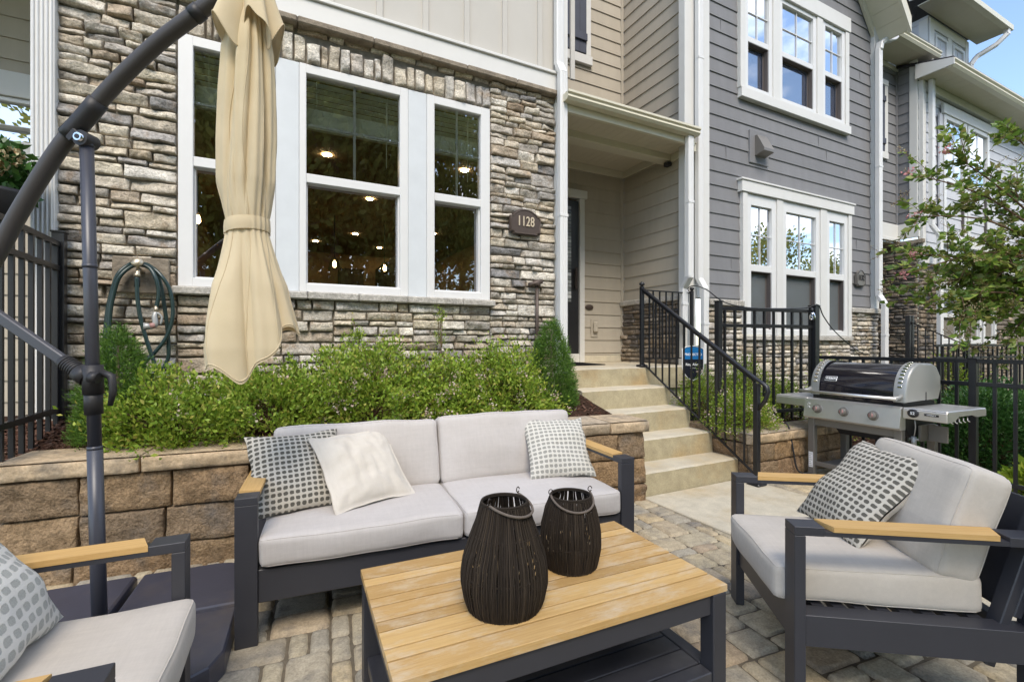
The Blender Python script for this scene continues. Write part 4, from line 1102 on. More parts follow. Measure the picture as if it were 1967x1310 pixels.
fence('picket_fence', 'low black picket fence behind the grill, edging the patio', (5.21, 2.98, 0), (5.19, .6, 0), 1.085, .0, 20, ((.52, -.05, 1.09, .05),), (1.075, .885, .10), G)
fence('picket_fence', 'distant black picket fence in front of the light grey house', (8.9, 3.42, 0), (12.9, 3.0, 0), 1.20, -.1, 30, ((.78, -.1, 1.22, .07), (.2, -.1, 1.25, .07)), (1.19, 1.0, .1), G)
sr3 = thing('stair_railing', 'far black iron handrail slanting down in front of the light grey house', 'railing', (9.5, 3.3, 0))
mb = MB(); rail_panel(mb, (8.95, 3.75, 0), (9.9, 2.95, 0), 1.56, .95, .8, .15, 11); mb.build('picket_panel', 'black', sr3, True)
mb = MB(); mb.box(8.91, 8.97, 3.74, 3.80, .3, 1.66, .004); mb.box(9.0, 9.06, 3.74, 3.80, .3, 1.66, .004); mb.build('post', 'black', sr3, True)
# ------------------------------------------------------------------ furniture
def arm_frame(parent, x, aw, depth, side, h=.60, wood=(.10, .60), fab='teak_arm'):
    # x = outer-left coordinate of the arm; local y runs from the front (0) to the back
    mb = MB(); b = .0015
    mb.box(x, x + aw, 0, .036, 0, h - .031, b)                     # front post
    mb.box(x, x + aw, depth - .042, depth, 0, h - .031, b)           # rear post
    mb.box(x, x + aw, 0, wood[0], h - .030, h, b); mb.box(x, x + aw, wood[1], depth, h - .030, h, b)
    mb.box(x + .002, x + aw - .002, wood[0], wood[1], h - .029, h - .014)
    mb.box(x + .004, x + aw - .004, .036, depth - .042, .195, .30, b)   # side rail
    mb.build('arm_frame', 'charcoal', parent)
    g = MB(); c = .028 * side; x0, x1 = x, x + aw
    z0, z1 = h - .0135, h + .004
    poly = [(x0, wood[0] + max(0, c)), (x1, wood[0] + max(0, -c)), (x1, wood[1] - max(0, -c)), (x0, wood[1] - max(0, c))]
    g.prism(poly, 'z', z0, z1); g.build('armrest', fab, parent)
def seat_cushion(parent, x0, x1, y0, y1, z0, z1, mat, seed, name='seat_cushion'):
    mb = MB(); hx, hy, hz = (x1 - x0) / 2, (y1 - y0) / 2, (z1 - z0) / 2
    sf = rounded_box(mb, (x0 + x1) / 2, (y0 + y1) / 2, (z0 + z1) / 2, hx, hy, hz, .026, (.006, .010, .012), 18, wob=.006, seed=seed)
    o = mb.build(name, mat, parent); piping(o, sf, hx, hy, hz, 2, mat)
    return o
def piping(o, sf, hx, hy, hz, ax, mat):
    # seam welts along the two long edges of a cushion; ax = the cushion's thin axis
    g = MB(); h = [hx, hy, hz]; p, q = [i for i in range(3) if i != ax]
    for sg in (-1, 1):
        pts = []
        for i in range(97):
            a = i / 96 * 4; k = int(a) % 4; f = (a - int(a)) * 2 - 1; c = 1.0
            t = [0, 0, 0]
            u, v = ((f, -1), (1, f), (-f, 1), (-1, -f))[k]
            t[p] = u * h[p]; t[q] = v * h[q]; t[ax] = sg * (h[ax] - .0055)
            pts.append(sf(t))
        g.tube(pts, .0024, 5, cap=False)
    g.build('piping', mat, o)
def back_cushion(parent, x0, x1, yb, tilt, z0, h, th, mat, seed, bulge=.022):
    mb = MB(); m = Matrix.Translation(((x0 + x1) / 2, yb, z0)) @ Matrix.Rotation(-tilt, 4, 'X')
    sf = rounded_box(mb, 0, th / 2, h / 2, (x1 - x0) / 2, th / 2, h / 2, .034, (.004, bulge, .006), 20, wob=.009, seed=seed, mat=m)
    o = mb.build('back_cushion', mat, parent); piping(o, sf, (x1 - x0) / 2, th / 2, h / 2, 1, mat)
    return o
# ---- sofa
ws = 1.905
so = thing('sofa', 'long patio sofa with pale grey cushions and teak-topped charcoal arms, against the block wall', 'sofa', (-.131, 2.170, 0), R(-5.55))
arm_frame(so, 0, .082, .74, 1, wood=(.085, .655)); arm_frame(so, ws - .082, .082, .74, -1, wood=(.085, .655))
mb = MB(); mb.box(.082, ws - .082, .012, .06, .165, .30, .003); mb.box(.082, ws - .082, .66, .70, .165, .30, .003)
for k in range(9): mb.box(.082, ws - .082, .09 + k * .065, .13 + k * .065, .27, .295)
mb.build('seat_frame', 'charcoal', so)
mb = MB()
m = Matrix.Translation((0, .60, .30)) @ Matrix.Rotation(R(-14), 4, 'X')
mb.box(.082, ws - .082, .02, .05, .36, .42, .003, 0, m)
for k in range(14): mb.box(.10 + k * .127, .16 + k * .127, .025, .045, -.02, .36, 0, 0, m)
mb.build('back_frame', 'charcoal', so)
mid = .947
seat_cushion(so, .086, mid - .003, -.012, .64, .305, .432, 'sofa_fabric', 1); seat_cushion(so, mid + .003, ws - .086, -.012, .64, .305, .432, 'sofa_fabric', 5)
back_cushion(so, .088, mid - .002, .475, R(13), .425, .375, .155, 'sofa_fabric', 2); back_cushion(so, mid + .002, ws - .10, .475, R(13), .425, .385, .155, 'sofa_fabric', 7)
# ---- armchairs
def armchair(label, loc, rz, w, backh=.40):
    t = thing('armchair', label, 'armchair', loc, rz, 'matching patio armchairs'); aw = .078; h2 = w / 2
    arm_frame(t, -h2, aw, .76, 1, wood=(.095, .64)); arm_frame(t, h2 - aw, aw, .76, -1, wood=(.095, .64))
    mb = MB(); mb.box(-h2 + aw, h2 - aw, .012, .055, .185, .302, .003); mb.box(-h2 + aw, h2 - aw, .66, .70, .17, .30, .003)
    for k in range(8): mb.box(-h2 + aw, h2 - aw, .09 + k * .07, .13 + k * .07, .275, .298)
    mb.build('seat_frame', 'charcoal', t)
    mb = MB(); m = Matrix.Translation((0, .615, .20)) @ Matrix.Rotation(R(-17), 4, 'X')
    mb.box(-h2 + .045, h2 - .045, .03, .055, .14, .525, .003, 0, m)
    mb.box(-h2 + .045, -h2 + .10, .0, .0299, -.04, .525, .003, 0, m); mb.box(h2 - .10, h2 - .045, .0, .0299, -.04, .525, .003, 0, m)
    mb.build('back_frame', 'charcoal', t)
    seat_cushion(t, -h2 + aw + .002, h2 - aw - .002, -.03, .63, .303, .432, 'chair_fabric', w * 9)
    back_cushion(t, -h2 + aw + .004, h2 - aw - .004, .47, R(17), .428, backh, .15, 'chair_fabric', w * 17, .026)
    return t
# chair axes: local x to the right when seen from its front is mirrored, local y = towards the back
def rz_for(back): return math.atan2(back[1], back[0]) - math.pi / 2
ch1 = armchair('cream-cushioned armchair at the right, turned towards the sofa, in front of the grill', (1.782, 1.268, 0), rz_for((.814, -.581)), .69)
ch2 = armchair('cropped armchair in the lower left corner, beside the dark umbrella base', (-.255, 1.475, 0), rz_for((-1, .05)), .765)
# ---- coffee table
ta = thing('coffee_table', 'slatted teak coffee table on charcoal legs, holding the two dark lanterns', 'table', (.838, 1.436, 0), R(-2.4))
L, Wd, H = 1.125, .638, .40
mb = MB(); y = -Wd / 2
for k in range(9):
    w = .0855 if k % 2 == 0 else .0525
    mb.box(-L / 2, L / 2, y + .0034, y + w - .0034, H - .024, H + rnd.uniform(-.0008, .0008), .0012); y += w
mb.build('tabletop', 'teak', ta)
for sx in (-1, 1):
    for sy in (-1, 1):
        g = MB(); cx, cy = sx * (L / 2 - .034), sy * (Wd / 2 - .034); g.box(cx - .030, cx + .030, cy - .030, cy + .030, 0, H - .025, .003); g.build('leg', 'charcoal', ta)
mb = MB()
for sy in (-1, 1): mb.box(-L / 2 + .065, L / 2 - .065, sy * (Wd / 2 - .034) - .02, sy * (Wd / 2 - .034) + .02, H - .095, H - .0255, .003)
for sx in (-1, 1): mb.box(sx * (L / 2 - .034) - .02, sx * (L / 2 - .034) + .02, -Wd / 2 + .065, Wd / 2 - .065, H - .095, H - .0255, .003)
mb.box(-L / 2 + .05, L / 2 - .05, -Wd / 2 + .05, Wd / 2 - .05, H - .040, H - .0265); mb.build('apron_gap_shade', 'charcoal', ta)  # last box: dark sheet added below the slats to shade their gaps
mb = MB()
for sy in (-1, 1): mb.box(-L / 2 + .065, L / 2 - .065, sy * (Wd / 2 - .034) - .025, sy * (Wd / 2 - .034) + .025, .075, .115, .003)
for sx in (-1, 1): mb.box(sx * (L / 2 - .040) - .025, sx * (L / 2 - .040) + .025, -Wd / 2 + .065, Wd / 2 - .065, .075, .115, .003)
y = -Wd / 2 + .063
for k in range(6):
    w = (Wd - .126) / 6; mb.box(-L / 2 + .068, L / 2 - .068, y + .003, y + w - .003, .092, .114, .002); y += w
mb.build('lower_shelf', 'shelf', ta)
# ---- rope lanterns
def lantern(label, loc, prof, n, handle_rot, hr, seed):
    # prof: (height, radius)
    t = thing('lantern', label, 'lantern', loc, 0, 'dark cord lanterns on the table'); rg = random.Random(seed)
    zs = [p[0] for p in prof]; rs = [p[1] for p in prof]
    def rad(z):
        for (a, ra), (b, rb) in zip(prof, prof[1:]):
            if z <= b:
                f = (z - a) / (b - a); f = f * f * (3 - 2 * f) * .4 + f * .6
                return ra + (rb - ra) * f
        return rs[-1]
    H = zs[-1]; mb = MB()
    for k in range(n):
        th = 2 * math.pi * (k + rg.uniform(-.3, .3)) / n; tw = rg.uniform(-.05, .05); rr = rg.uniform(.0014, .0023); sd = rg.uniform(0, 50); off = rg.uniform(-.001, .0035)
        pts = []
        for i in range(13):
            z = H * i / 12; r = rad(z) + off + .0015 * N(z * 30, sd, 0); a = th + tw * i / 12 + .018 * N(z * 22, sd, 9)
            pts.append((r * math.cos(a), r * math.sin(a), z))
        mb.tube(pts, rr, 4, cap=False)
    mb.build('cord_body', 'rope', t)
    mb = MB()
    for z in (.004, H * .36, H * .72, H):
        r = rad(z) - (.0005 if z not in (.004, H) else 0)
        for q in range(2 if z in (.004, H) else 1):
            mb.tube([((r) * math.cos(a * .15708), (r) * math.sin(a * .15708), z + q * .005) for a in range(41)], .0042 if z in (.004, H) else .003, 6, cap=False)
    mb.build('wire_frame', 'rope', t)
    mb = MB(); mb.lathe([(rad(0) - .006, .0), (rad(0) - .006, .006)], n=28); mb.build('base_disc', 'plastic', t)
    g = MB(); r = rad(H) + .004; pts = []
    for i in range(23):
        a = math.pi * i / 22; x = -r * math.cos(a); pts.append((x * (1 + .1 * math.sin(a)), -math.sin(a) * (r + .016), H + .010 - math.sin(a) * hr))
    m = Matrix.Rotation(handle_rot, 4, 'Z'); g.tube([m @ Vector(p) for p in pts], .0042, 7); g.build('handle', 'rope_light', t)
    for sx in (-1, 1):
        g = MB(); c = m @ Vector((sx * r, 0, H + .012)); ux_ = m @ Vector((1, 0, 0))
        g.tube([c + ux_ * .008 * math.cos(a * .6283) + Vector((0, 0, .010 + .009 * math.sin(a * .6283))) for a in range(10)] , .0018, 5)
        g.tube([c + Vector((0, 0, -.03)), c + Vector((0, 0, .004))], .0018, 5); g.build('hook', 'wire', t)
    return t
lantern('larger dark cord lantern at the front of the teak table', (.655, 1.335, .401), [(0, .112), (.03, .124), (.09, .1345), (.15, .128), (.21, .108), (.27, .086), (.318, .072)], 330, R(28), .032, 4)
lantern('smaller dark cord lantern standing behind the larger one on the teak table', (.992, 1.462, .401), [(0, .092), (.03, .100), (.08, .1085), (.14, .106), (.20, .094), (.252, .074)], 280, R(-12), .040, 9)
# ---- throw pillows
pillow('throw_pillow', ['knit', 'cream_fabric'], 'dark checked knit pillow at the left end of the sofa', (.128, 2.395, .437), (.985, .12, 0), (-.03, .25, .33), .43, .415, .062, seed=3)
pillow('throw_pillow', ['cream_fabric', 'cream_fabric'], 'plain cream pillow leaning beside the checked one on the sofa', (.465, 2.345, .437), (.93, .35, -.012), (-.16, .24, .30), .44, .43, .055, seed=8, flange=.07, crease=.014)
pillow('throw_pillow', ['knit_pale', 'cream_fabric'], 'paler checked knit pillow at the right end of the sofa', (1.515, 2.30, .437), (.93, -.26, .0), (.11, .25, .31), .40, .405, .06, seed=14)
pillow('throw_pillow', ['knit', 'cream_fabric'], 'checked knit pillow with a cream back tilted on the right armchair', (2.085, 1.175, .432), (-.50, -.85, -.02), (.30, -.06, .34), .42, .445, .070, seed=21)
pillow('throw_pillow', ['knit_soft', 'cream_fabric'], 'soft pale grey knit pillow on the left armchair', (-.545, 1.555, .437), (.06, 1, 0), (-.20, .02, .33), .46, .43, .07, seed=30)
# ---- cantilever umbrella
um = thing('cantilever_umbrella', 'closed tan cantilever umbrella hanging over the sofa from a curved dark arm', 'umbrella', (-.603, 2.405, 0))
um_r = R(-4)
for sx in (-1, 1):
    for sy in (-1, 1):
        mb = MB(); poly = []
        q = .475
        pts = [(.011, .011), (q, .011), (q, q * .72), (q * .93, q * .9), (q * .82, q * .97), (q * .70, q), (.011, q)]
        if sx * sy < 0: pass
        pts = [(sx * a, sy * b) for a, b in pts]
        if sx * sy < 0: pts = pts[::-1]
        m = Matrix.Rotation(um_r, 4, 'Z')
        P = [(m @ Vector((a, b, 0))) for a, b in pts]; n = len(P); cxy = sum(P, Vector()) / n
        rings = [(1, .0), (1., .070), (.985, .084), (.955, .090)]
        vs = []; 
        for (s_, z) in rings: vs += [tuple(cxy + (p - cxy) * s_ + Vector((0, 0, z))) for p in P]
        fs = [(r_ * n + i, r_ * n + (i + 1) % n, (r_ + 1) * n + (i + 1) % n, (r_ + 1) * n + i) for r_ in range(3) for i in range(n)]
        fs.append(tuple(3 * n + i for i in range(n))); mb.add(vs, fs); mb.build('base_tile', 'resin', um)
pt = Vector((-.05, .03, 2.03))
mb = MB(); mb.tube([(0, 0, .02), tuple(pt * (.80 / 2.03))], .0255, 20); mb.build('lower_pole', 'pole', um)
mb = MB(); mb.tube([tuple(pt * (.78 / 2.03)), tuple(pt)], .0225, 20)
for z in (1.52, .8, 2.0): mb.tube([tuple(pt * (z / 2.03)), tuple(pt * ((z + .014) / 2.03))], .025, 20)
mb.build('upper_pole', 'pole', um)
off = Vector((.603, -2.405, 0))
def W(*p): return Vector(p) + off
ap_ = [(-1.10, 2.662, 1.33), (-1.04, 2.63, 1.44), (-.958, 2.588, 1.596), (-.902, 2.559, 1.715), (-.819, 2.515, 1.87), (-.736, 2.472, 2.010), (-.655, 2.43, 2.115), (-.552, 2.375, 2.245), (-.405, 2.297, 2.40), (-.276, 2.23, 2.51), (-.166, 2.172, 2.60), (-.08, 2.125, 2.665), (-.02, 2.10, 2.71)]
def smooth_path(pts, k=4):
    P = [Vector(p) for p in pts]; out = []
    for i in range(len(P) - 1):
        p0, p1, p2, p3 = P[max(0, i - 1)], P[i], P[i + 1], P[min(len(P) - 1, i + 2)]
        for j in range(k):
            t = j / k
            out.append(.5 * ((2 * p1) + (-p0 + p2) * t + (2 * p0 - 5 * p1 + 4 * p2 - p3) * t * t + (-p0 + 3 * p1 - 3 * p2 + p3) * t ** 3))
    out.append(P[-1]); return out
AP = [p + off for p in smooth_path(ap_)]
mb = MB(); mb.tube(AP, .0295, 18); mb.build('arm', 'arm', um)
mb = MB(); mb.tube(AP[21:27], .0345, 18); mb.build('arm_sleeve', 'plastic', um); mb = MB(); mb.tube(AP[36:38], .033, 18); mb.build('arm_sleeve', 'plastic', um)
mb = MB(); c = pt + Vector((0, 0, -.005)); d = Vector((.885, -.465, 0)); nn = Vector((.465, .885, 0))
mb.tube([c - nn * .030, c + nn * .030], .030, 18); mb.tube([c - nn * .042, c + nn * .042], .016, 12, 1); mb.tube([c - nn * .044, c + nn * .044], .009, 12)
for s_ in (-1, 1): mb.bar(c + nn * .028 * s_ - d * .02, c + nn * .028 * s_ - d * .07 + Vector((0, 0, .05)), .012, .05, .004)
mb.build('hinge', ['plastic', 'chrome'], um)
mb = MB(); a = W(-1.10, 2.662, 1.435); b = pt * (1.10 / 2.03) + Vector((-.05, .026, .01)); mb.bar(b, a, .026, .040, .004); mb.build('strut', 'pole', um)
mb = MB(); ax = (a - b).normalized(); mb.tube([b - ax * .02, b + ax * .075], .029, 16)
for k in range(8): mb.tube([b + ax * (-.012 + k * .010), b + ax * (-.007 + k * .010)], .031, 16)
p0 = pt * (1.02 / 2.03); p1 = pt * (1.135 / 2.03); mb.tube([p0, p1], .034, 20); mb.tube([pt * (.94 / 2.03), pt * (1.04 / 2.03)], .030, 20); mb.tube([b - ax * .05, b], .036, 14)
rt_ = Vector((.89, -.455, 0))
mb.tube([p1 + rt_ * .035 - Vector((0, 0, .03)), p1 + rt_ * .075 - Vector((0, 0, .045)), p1 + rt_ * .082 - Vector((0, 0, .10)), p1 + rt_ * .07 - Vector((0, 0, .16))], [.014, .015, .013, .009], 10)
mb.tube([p1 + rt_ * .02 - Vector((0, 0, .045)) - nn * .035, p1 + rt_ * .05 - Vector((0, 0, .05)) - nn * .03], .022, 12)
mb.build('crank_clamp', 'plastic', um)
# canopy: folded cloth round a short pole
cc = W(-.072, 2.115, 0)
prof = [(2.62, .028), (2.50, .054), (2.36, .070), (2.20, .077), (2.0, .081), (1.86, .081), (1.74, .078), (1.695, .074), (1.655, .075), (1.60, .082), (1.50, .097), (1.40, .112), (1.30, .126), (1.20, .134), (1.05, .124)]
def crad(z):
    for (a, ra), (b_, rb) in zip(prof, prof[1:]):
        if z >= b_:
            f = (a - z) / (a - b_); return ra + (rb - ra) * f
    return prof[-1][1]
def crease(x, k=.55):                       # broad rounded ridge, tight valley
    return 1 - 2 * abs(math.sin(x / 2)) ** k if k else 0
def canopy_pt(a, t):
    th = a * 2 * math.pi
    hem = 1.195 + .10 * math.cos(th - 1.05) + .035 * math.cos(3 * th + .6) + .018 * math.cos(7 * th + 1)
    z = 2.62 + (1.66 - 2.62) * min(1, t / .62) + (hem - 1.66) * max(0, (t - .62) / .38)
    r = crad(max(z, 1.06))
    dz = 2.62 - z
    tw = dz * 1.1 if z > 1.66 else 1.056 + (1.66 - z) * .30
    up = min(1, dz / .22) * max(.12, min(1, (z - 1.69) / .16)) if z > 1.66 else .12
    lo = max(0, min(1, (1.64 - z) / .20))
    ph = .5 * math.sin(2.0 * th + 1) + .35 * N(math.cos(th) * 1.2, math.sin(th) * 1.2, z * 1.5)
    u1 = -crease(7 * th + tw * 3.0 + ph * 1.6, .75); u2 = -crease(4 * th - tw * 1.6 + 2 + ph, .7)
    f = up * (.17 * u1 + .15 * u2 + .05 * math.sin(15 * th + tw * 4 + ph * 3))
    l1 = -crease(5 * th + .9 + ph * .9 + .25 * math.sin(z * 5), .8); l2 = -crease(3 * th + 3.4 - .4 * (1.66 - z), .7)
    f += lo * (.13 * l1 + .17 * l2 + .035 * math.sin(12 * th + z * 6 + ph * 2))
    f += .04 * (1 - up) * (1 - lo) * math.sin(18 * th + ph * 5)
    r *= 1 + f
    fl = max(0., (1.42 - z) / .35); r *= 1 + .10 * fl * math.sin(2 * th + .6)
    x, y = r * math.cos(th), r * math.sin(th) * .88
    v = Matrix.Rotation(R(-27), 2) @ Vector((x, y))
    k = max(0, 1.66 - z)
    return (cc.x + v.x - .010 + .035 * k, cc.y + v.y + .003 * N(th * 3, z * 9, 1), z)
mb = MB(); mb.grid(canopy_pt, 320, 130, wrap=True); can = mb.build('canopy', 'canopy', um)
mb = MB(); mb.tube([canopy_pt(i / 160, .992) for i in range(161)], .0028, 5, cap=False)
for k in range(8):
    a0 = (k + .5) / 8
    mb.tube([Vector(canopy_pt(a0 + .02 * math.sin(j * .2), j / 60)) for j in range(3, 61)], .0022, 4, cap=False)
mb.build('seam', 'canopy', um)
mb = MB()
def flap(a, t):
    th = a * 2 * math.pi; r = .026 + .066 * t ** .75; w = t ** 1.2
    r *= 1 + w * (.34 * -crease(5 * th + .7, .8) + .20 * math.sin(3 * th + 2) + .08 * math.sin(9 * th))
    z = 2.80 - .42 * t + w * (.06 * math.sin(5 * th + .2) - .05 * math.cos(th - 2.4) + .02 * math.sin(9 * th))
    v = Matrix.Rotation(R(-27), 2) @ Vector((r * math.cos(th), r * math.sin(th)))
    return (cc.x + v.x - .005, cc.y + v.y, z)
mb.grid(flap, 200, 36, wrap=True); fo = mb.build('vent_flap', 'canopy', um)
mb = MB(); mb.tube([flap(i / 140, .99) for i in range(141)], .0026, 5, cap=False); mb.build('hem', 'canopy', fo)
mb = MB()
def belt(a, t):
    th = a * 2 * math.pi; z = 1.648 + .050 * t + .010 * math.cos(th + .5)
    q = Vector(canopy_pt(a, (2.62 - z) / .96 * .62)); c0 = Vector((cc.x - .010, cc.y, z)); d = Vector((q.x - c0.x, q.y - c0.y, 0)); L_ = d.length; d.normalize()
    rr_ = max(L_, .072) + .004 + .002 * math.sin(t * 3.14)
    return (c0.x + d.x * rr_, c0.y + d.y * rr_, z)
mb.grid(belt, 120, 6, wrap=True); mb.build('tie_strap', 'canopy', um)
mb = MB(); mb.tube([cc + Vector((0, 0, 2.85)), cc + Vector((0, 0, 1.7))], .02, 10); mb.build('canopy_pole', 'pole', um)
# ------------------------------------------------------------------ gas grill: local x along its front (seen from the front), y towards its back, faces -X in the world
gr = thing('gas_grill', 'silver gas grill with a black lid and side shelves, beside the low fence', 'grill', (4.452, 2.963, 0), R(-92.9))
GL = 1.355
def xz(poly, x0, x1, mi=0, mb=None): mb.prism(poly, 'x', x0, x1, mi)      # poly in (y, z)
sh = MB()
def shelf(x0, x1, name):
    mb = MB(); z = .722
    mb.box(x0, x1, 0, .56, z - .016, z, .006)
    mb.box(x0, x1, -.004, .012, z - .085, z - .012, .005); mb.box(x0, x1, .545, .56, z - .06, z - .012, .004)
    e0 = x0 if x0 < .1 else x1 - .012
    mb.prism([(.0, z - .085), (.0, z - .012), (.56, z - .012), (.56, z - .06), (.42, z - .062), (.36, z - .045), (.16, z - .045), (.10, z - .075)], 'x', e0, e0 + .012)
    return mb.build(name, 'steel', gr)
shelf(0, .318, 'side_shelf'); s2 = shelf(1.075, GL, 'side_shelf')
for k in range(5):
    g = MB(); g.tube([(1.33, .10 + k * .06, .66), (1.33, .10 + k * .06, .635), (1.345, .10 + k * .06, .625)], .004, 6); g.build('hook', 'steel', s2)
g = MB(); g.lathe([(.034, 0), (.036, .006), (.03, .012)], n=24, mat=Matrix.Translation((1.145, -.003, .685)) @ Matrix.Rotation(R(90), 4, 'X') @ Matrix.Diagonal((1.05, .9, 1, 1)))
text_mesh(g, '52', .03, (1.145, -.0165, .685), (1, 0, 0), (0, 0, 1), .0006, 1, bold=.0006); g.build('thermometer_display', ['plastic', 'whiteink'], s2)
g = MB(); g.box(1.215, 1.305, -.007, -.0035, .675, .692, .002); text_mesh(g, 'GENESIS II', .0125, (1.26, -.0085, .6835), (1, 0, 0), (0, 0, 1), .0005, 1); g.build('nameplate', ['plastic', 'whiteink'], s2)
# control panel
mb = MB(); mb.prism([(.02, .72), (-.012, .705), (-.035, .555), (-.02, .54), (.05, .54), (.05, .72)], 'x', .300, 1.068)
mb.prism([(.019, .7205), (-.0125, .7055), (-.0125, .709), (.019, .724)], 'x', .31, 1.06)
cp = mb.build('control_panel', 'steel', gr)
pn = Vector((0, -.989, .15)).normalized(); pu = Vector((0, .15, .989)).normalized()
for x in (.425, .650, .880):
    c = Vector((x, -.0245, .632)); m = Matrix.Translation(c) @ Matrix((Vector((1, 0, 0)), pu, pn)).transposed().to_4x4()
    g = MB(); g.lathe([(.040, -.003), (.040, .004), (.036, .006)], n=28, mat=m); g.lathe([(.031, .006), (.031, .020), (.028, .034), (.024, .037)], n=24, mat=m)
    g.box(-.005, .005, -.027, .027, .036, .044, .002, 0, m)
    g.lathe([(.019, .037), (.019, .0385)], n=20, mi=1, mat=m); g.build('knob', ['taupe', 'red'], cp)  # small disc: reddish reflection on the grey knob, put in as colour
g = MB(); m = Matrix.Translation((.342, -.0195, .655)) @ Matrix((Vector((1, 0, 0)), pu, pn)).transposed().to_4x4()
for k in range(2): g.tube([m @ Vector((.012 * math.cos(a * .5) * (1 if k else -1) , -.022 + .018 * k * 1.6 + .014 * math.sin(a * .5), .004)) for a in range(8)], .0022, 5)
g.build('ignition_mark', 'whiteink', cp)
# firebox, legs, cabinet bits
mb = MB(); mb.prism([(.06, .75), (.06, .60), (.16, .47), (.42, .47), (.52, .60), (.52, .75)], 'x', .33, 1.045); mb.build('firebox', 'plastic', gr)
mb = MB(); mb.prism([(.10, .50), (.20, .40), (.38, .40), (.46, .50)], 'x', .48, .90); mb.build('drip_tray', 'plastic', gr)
for (x, y) in ((.305, .0), (1.0, .0), (.305, .48), (1.0, .48)):
    g = MB(); g.box(x, x + .058, y + .02, y + .07, .0, .545, .004); l = g.build('leg', 'taupe', gr)
    if x < .5 and y < .1:
        g = MB(); g.box(x + .010, x + .048, y + .0175, y + .0195, .08, .22)
        for k in range(7): g.box(x + .014, x + .044 - .008 * (k % 3), y + .0165, y + .0176, .092 + k * .018, .096 + k * .018, 0, 1)
        g.build('rating_label', ['whiteink', 'castgrey'], l)
mb = MB(); mb.box(.36, 1.0, .03, .05, .10, .14, .003); mb.box(.36, 1.0, .49, .51, .10, .14, .003); mb.box(.36, 1.0, .05, .49, .105, .12); mb.build('lower_frame', 'taupe', gr); mb = MB(); mb.box(.36, 1.0, .03, .055, .47, .54, .003); mb.build('front_rail', 'taupe', gr)
mb = MB(); mb.box(1.10, 1.23, .30, .31, .44, .57, .004); mb.box(1.08, 1.10, .2, .42, .44, .57, .003); mb.build('tank_bracket', 'taupe', gr)
mb = MB(); mb.tube([(1.13, .05, .64), (1.13, .06, .57), (1.115, .08, .52), (1.10, .10, .48)], .004, 8); mb.tube([(1.10, .10, .49), (1.10, .10, .41)], .017, 10); mb.tube([(1.07, .10, .47), (1.13, .10, .47)], .009, 8); mb.box(1.12, 1.16, .10, .13, .36, .39, .004, 1); mb.build('regulator', ['castgrey', 'yellow'], gr)
# lid: curved black shell between two castings
def lid_prof(k=0.):
    P = []
    for i in range(15):
        t = i / 14; a = R(-8 + 108 * t)
        y = .035 + .22 * (1 - math.cos(a)) * .98; z = .775 + .275 * math.sin(a) ** .9 if a > 0 else .775 + .25 * math.sin(a)
        P.append((y - k * .5, z + k))
    P += [(.40, 1.045 + k), (.47, 1.02 + k), (.525 + k * .5, .95), (.53 + k * .5, .85), (.50, .765)]
    return P
mb = MB(); P = lid_prof()
mb.grid(lambda a, b: (.405 + .59 * a, *(P[min(len(P) - 1, int(b * (len(P) - 1) + .5))])), 8, len(P) - 1)
mb.build('lid', 'porcelain', gr)
for (x0, x1) in ((.318, .405), (.995, 1.085)):
    mb = MB(); Q = lid_prof(.014); n = len(Q); out = x0 if x0 < .6 else x1; inn = x1 if x0 < .6 else x0
    sgn = -1 if x0 < .6 else 1
    ring = []
    for (f, xx, s_) in ((0, inn, 1.), (1, inn + (out - inn) * .80, 1.), (2, inn + (out - inn) * .96, .975), (3, out, .93)):
        cy, cz = .28, .83; ring.append([(xx, cy + (q[0] - cy) * s_, cz + (q[1] - cz) * s_) for q in Q])
    vs = [p for r_ in ring for p in r_]; fs = []
    for i in range(3):
        for j in range(n - 1):
            f = (i * n + j, i * n + j + 1, (i + 1) * n + j + 1, (i + 1) * n + j); fs.append(f if sgn < 0 else f[::-1])
    cap = tuple(3 * n + j for j in range(n)); fs.append(cap[::-1] if sgn > 0 else cap)
    mb.add(vs, fs, 0, True)
    ec = mb.build('lid_end_cap', 'castgrey', gr)
    g = MB()
    for i in range(9):
        q = Q[3 + i]; q2 = Q[4 + i]; xx = inn + (out - inn) * .45
        g.box(xx - .016, xx + .016, q[0] - .004, q[0] + .006, q[1] - .004, q[1] + .014, .003)
    g.build('trim_strip', 'chrome', ec)
g = MB(); g.box(1.082, 1.0885, .30, .306, .76, .83); g.build('spit_slot', 'plastic', gr)
mb = MB(); mb.tube([(.275, -.045, .785), (1.02 + .035, -.045, .785)], .0125, 14); mb.build('lid_handle', 'steel', gr)
for x in (.305, 1.03):
    g = MB(); g.tube([(x, -.045, .785), (x + .01, .0, .79), (x + .02, .05, .81)], [.018, .016, .02], 10); g.build('handle_mount', 'castgrey', gr)
m = Matrix.Translation((.700, .105, .955)) @ Matrix((Vector((1, 0, 0)), Vector((0, .62, .785)).normalized(), Vector((0, -.785, .62)).normalized())).transposed().to_4x4()
g = MB(); g.lathe([(.036, -.01), (.036, .01), (.031, .015), (.028, .012)], n=28, mat=m); g.lathe([(.024, .013), (.024, .0135)], n=20, mi=1, mat=m); g.build('thermometer', ['chrome', 'whiteink'], gr)
m3 = Matrix((Vector((1, 0, 0)), Vector((0, .42, .907)).normalized(), Vector((0, -.907, .42)).normalized()))
g = MB(); m = Matrix.Translation((.495, .058, .905)) @ m3.transposed().to_4x4(); g.box(-.052, .052, -.022, .022, .0, .008, .003, 0, m); g.box(-.048, .048, -.018, .018, .008, .0088, 0, 1, m)
c = m @ Vector((0, 0, .0095)); text_mesh(g, 'WEBER', .028, c, m3[0], m3[1], .0006, 0, bold=.0006); g.build('badge', ['whiteink', 'plastic'], gr)
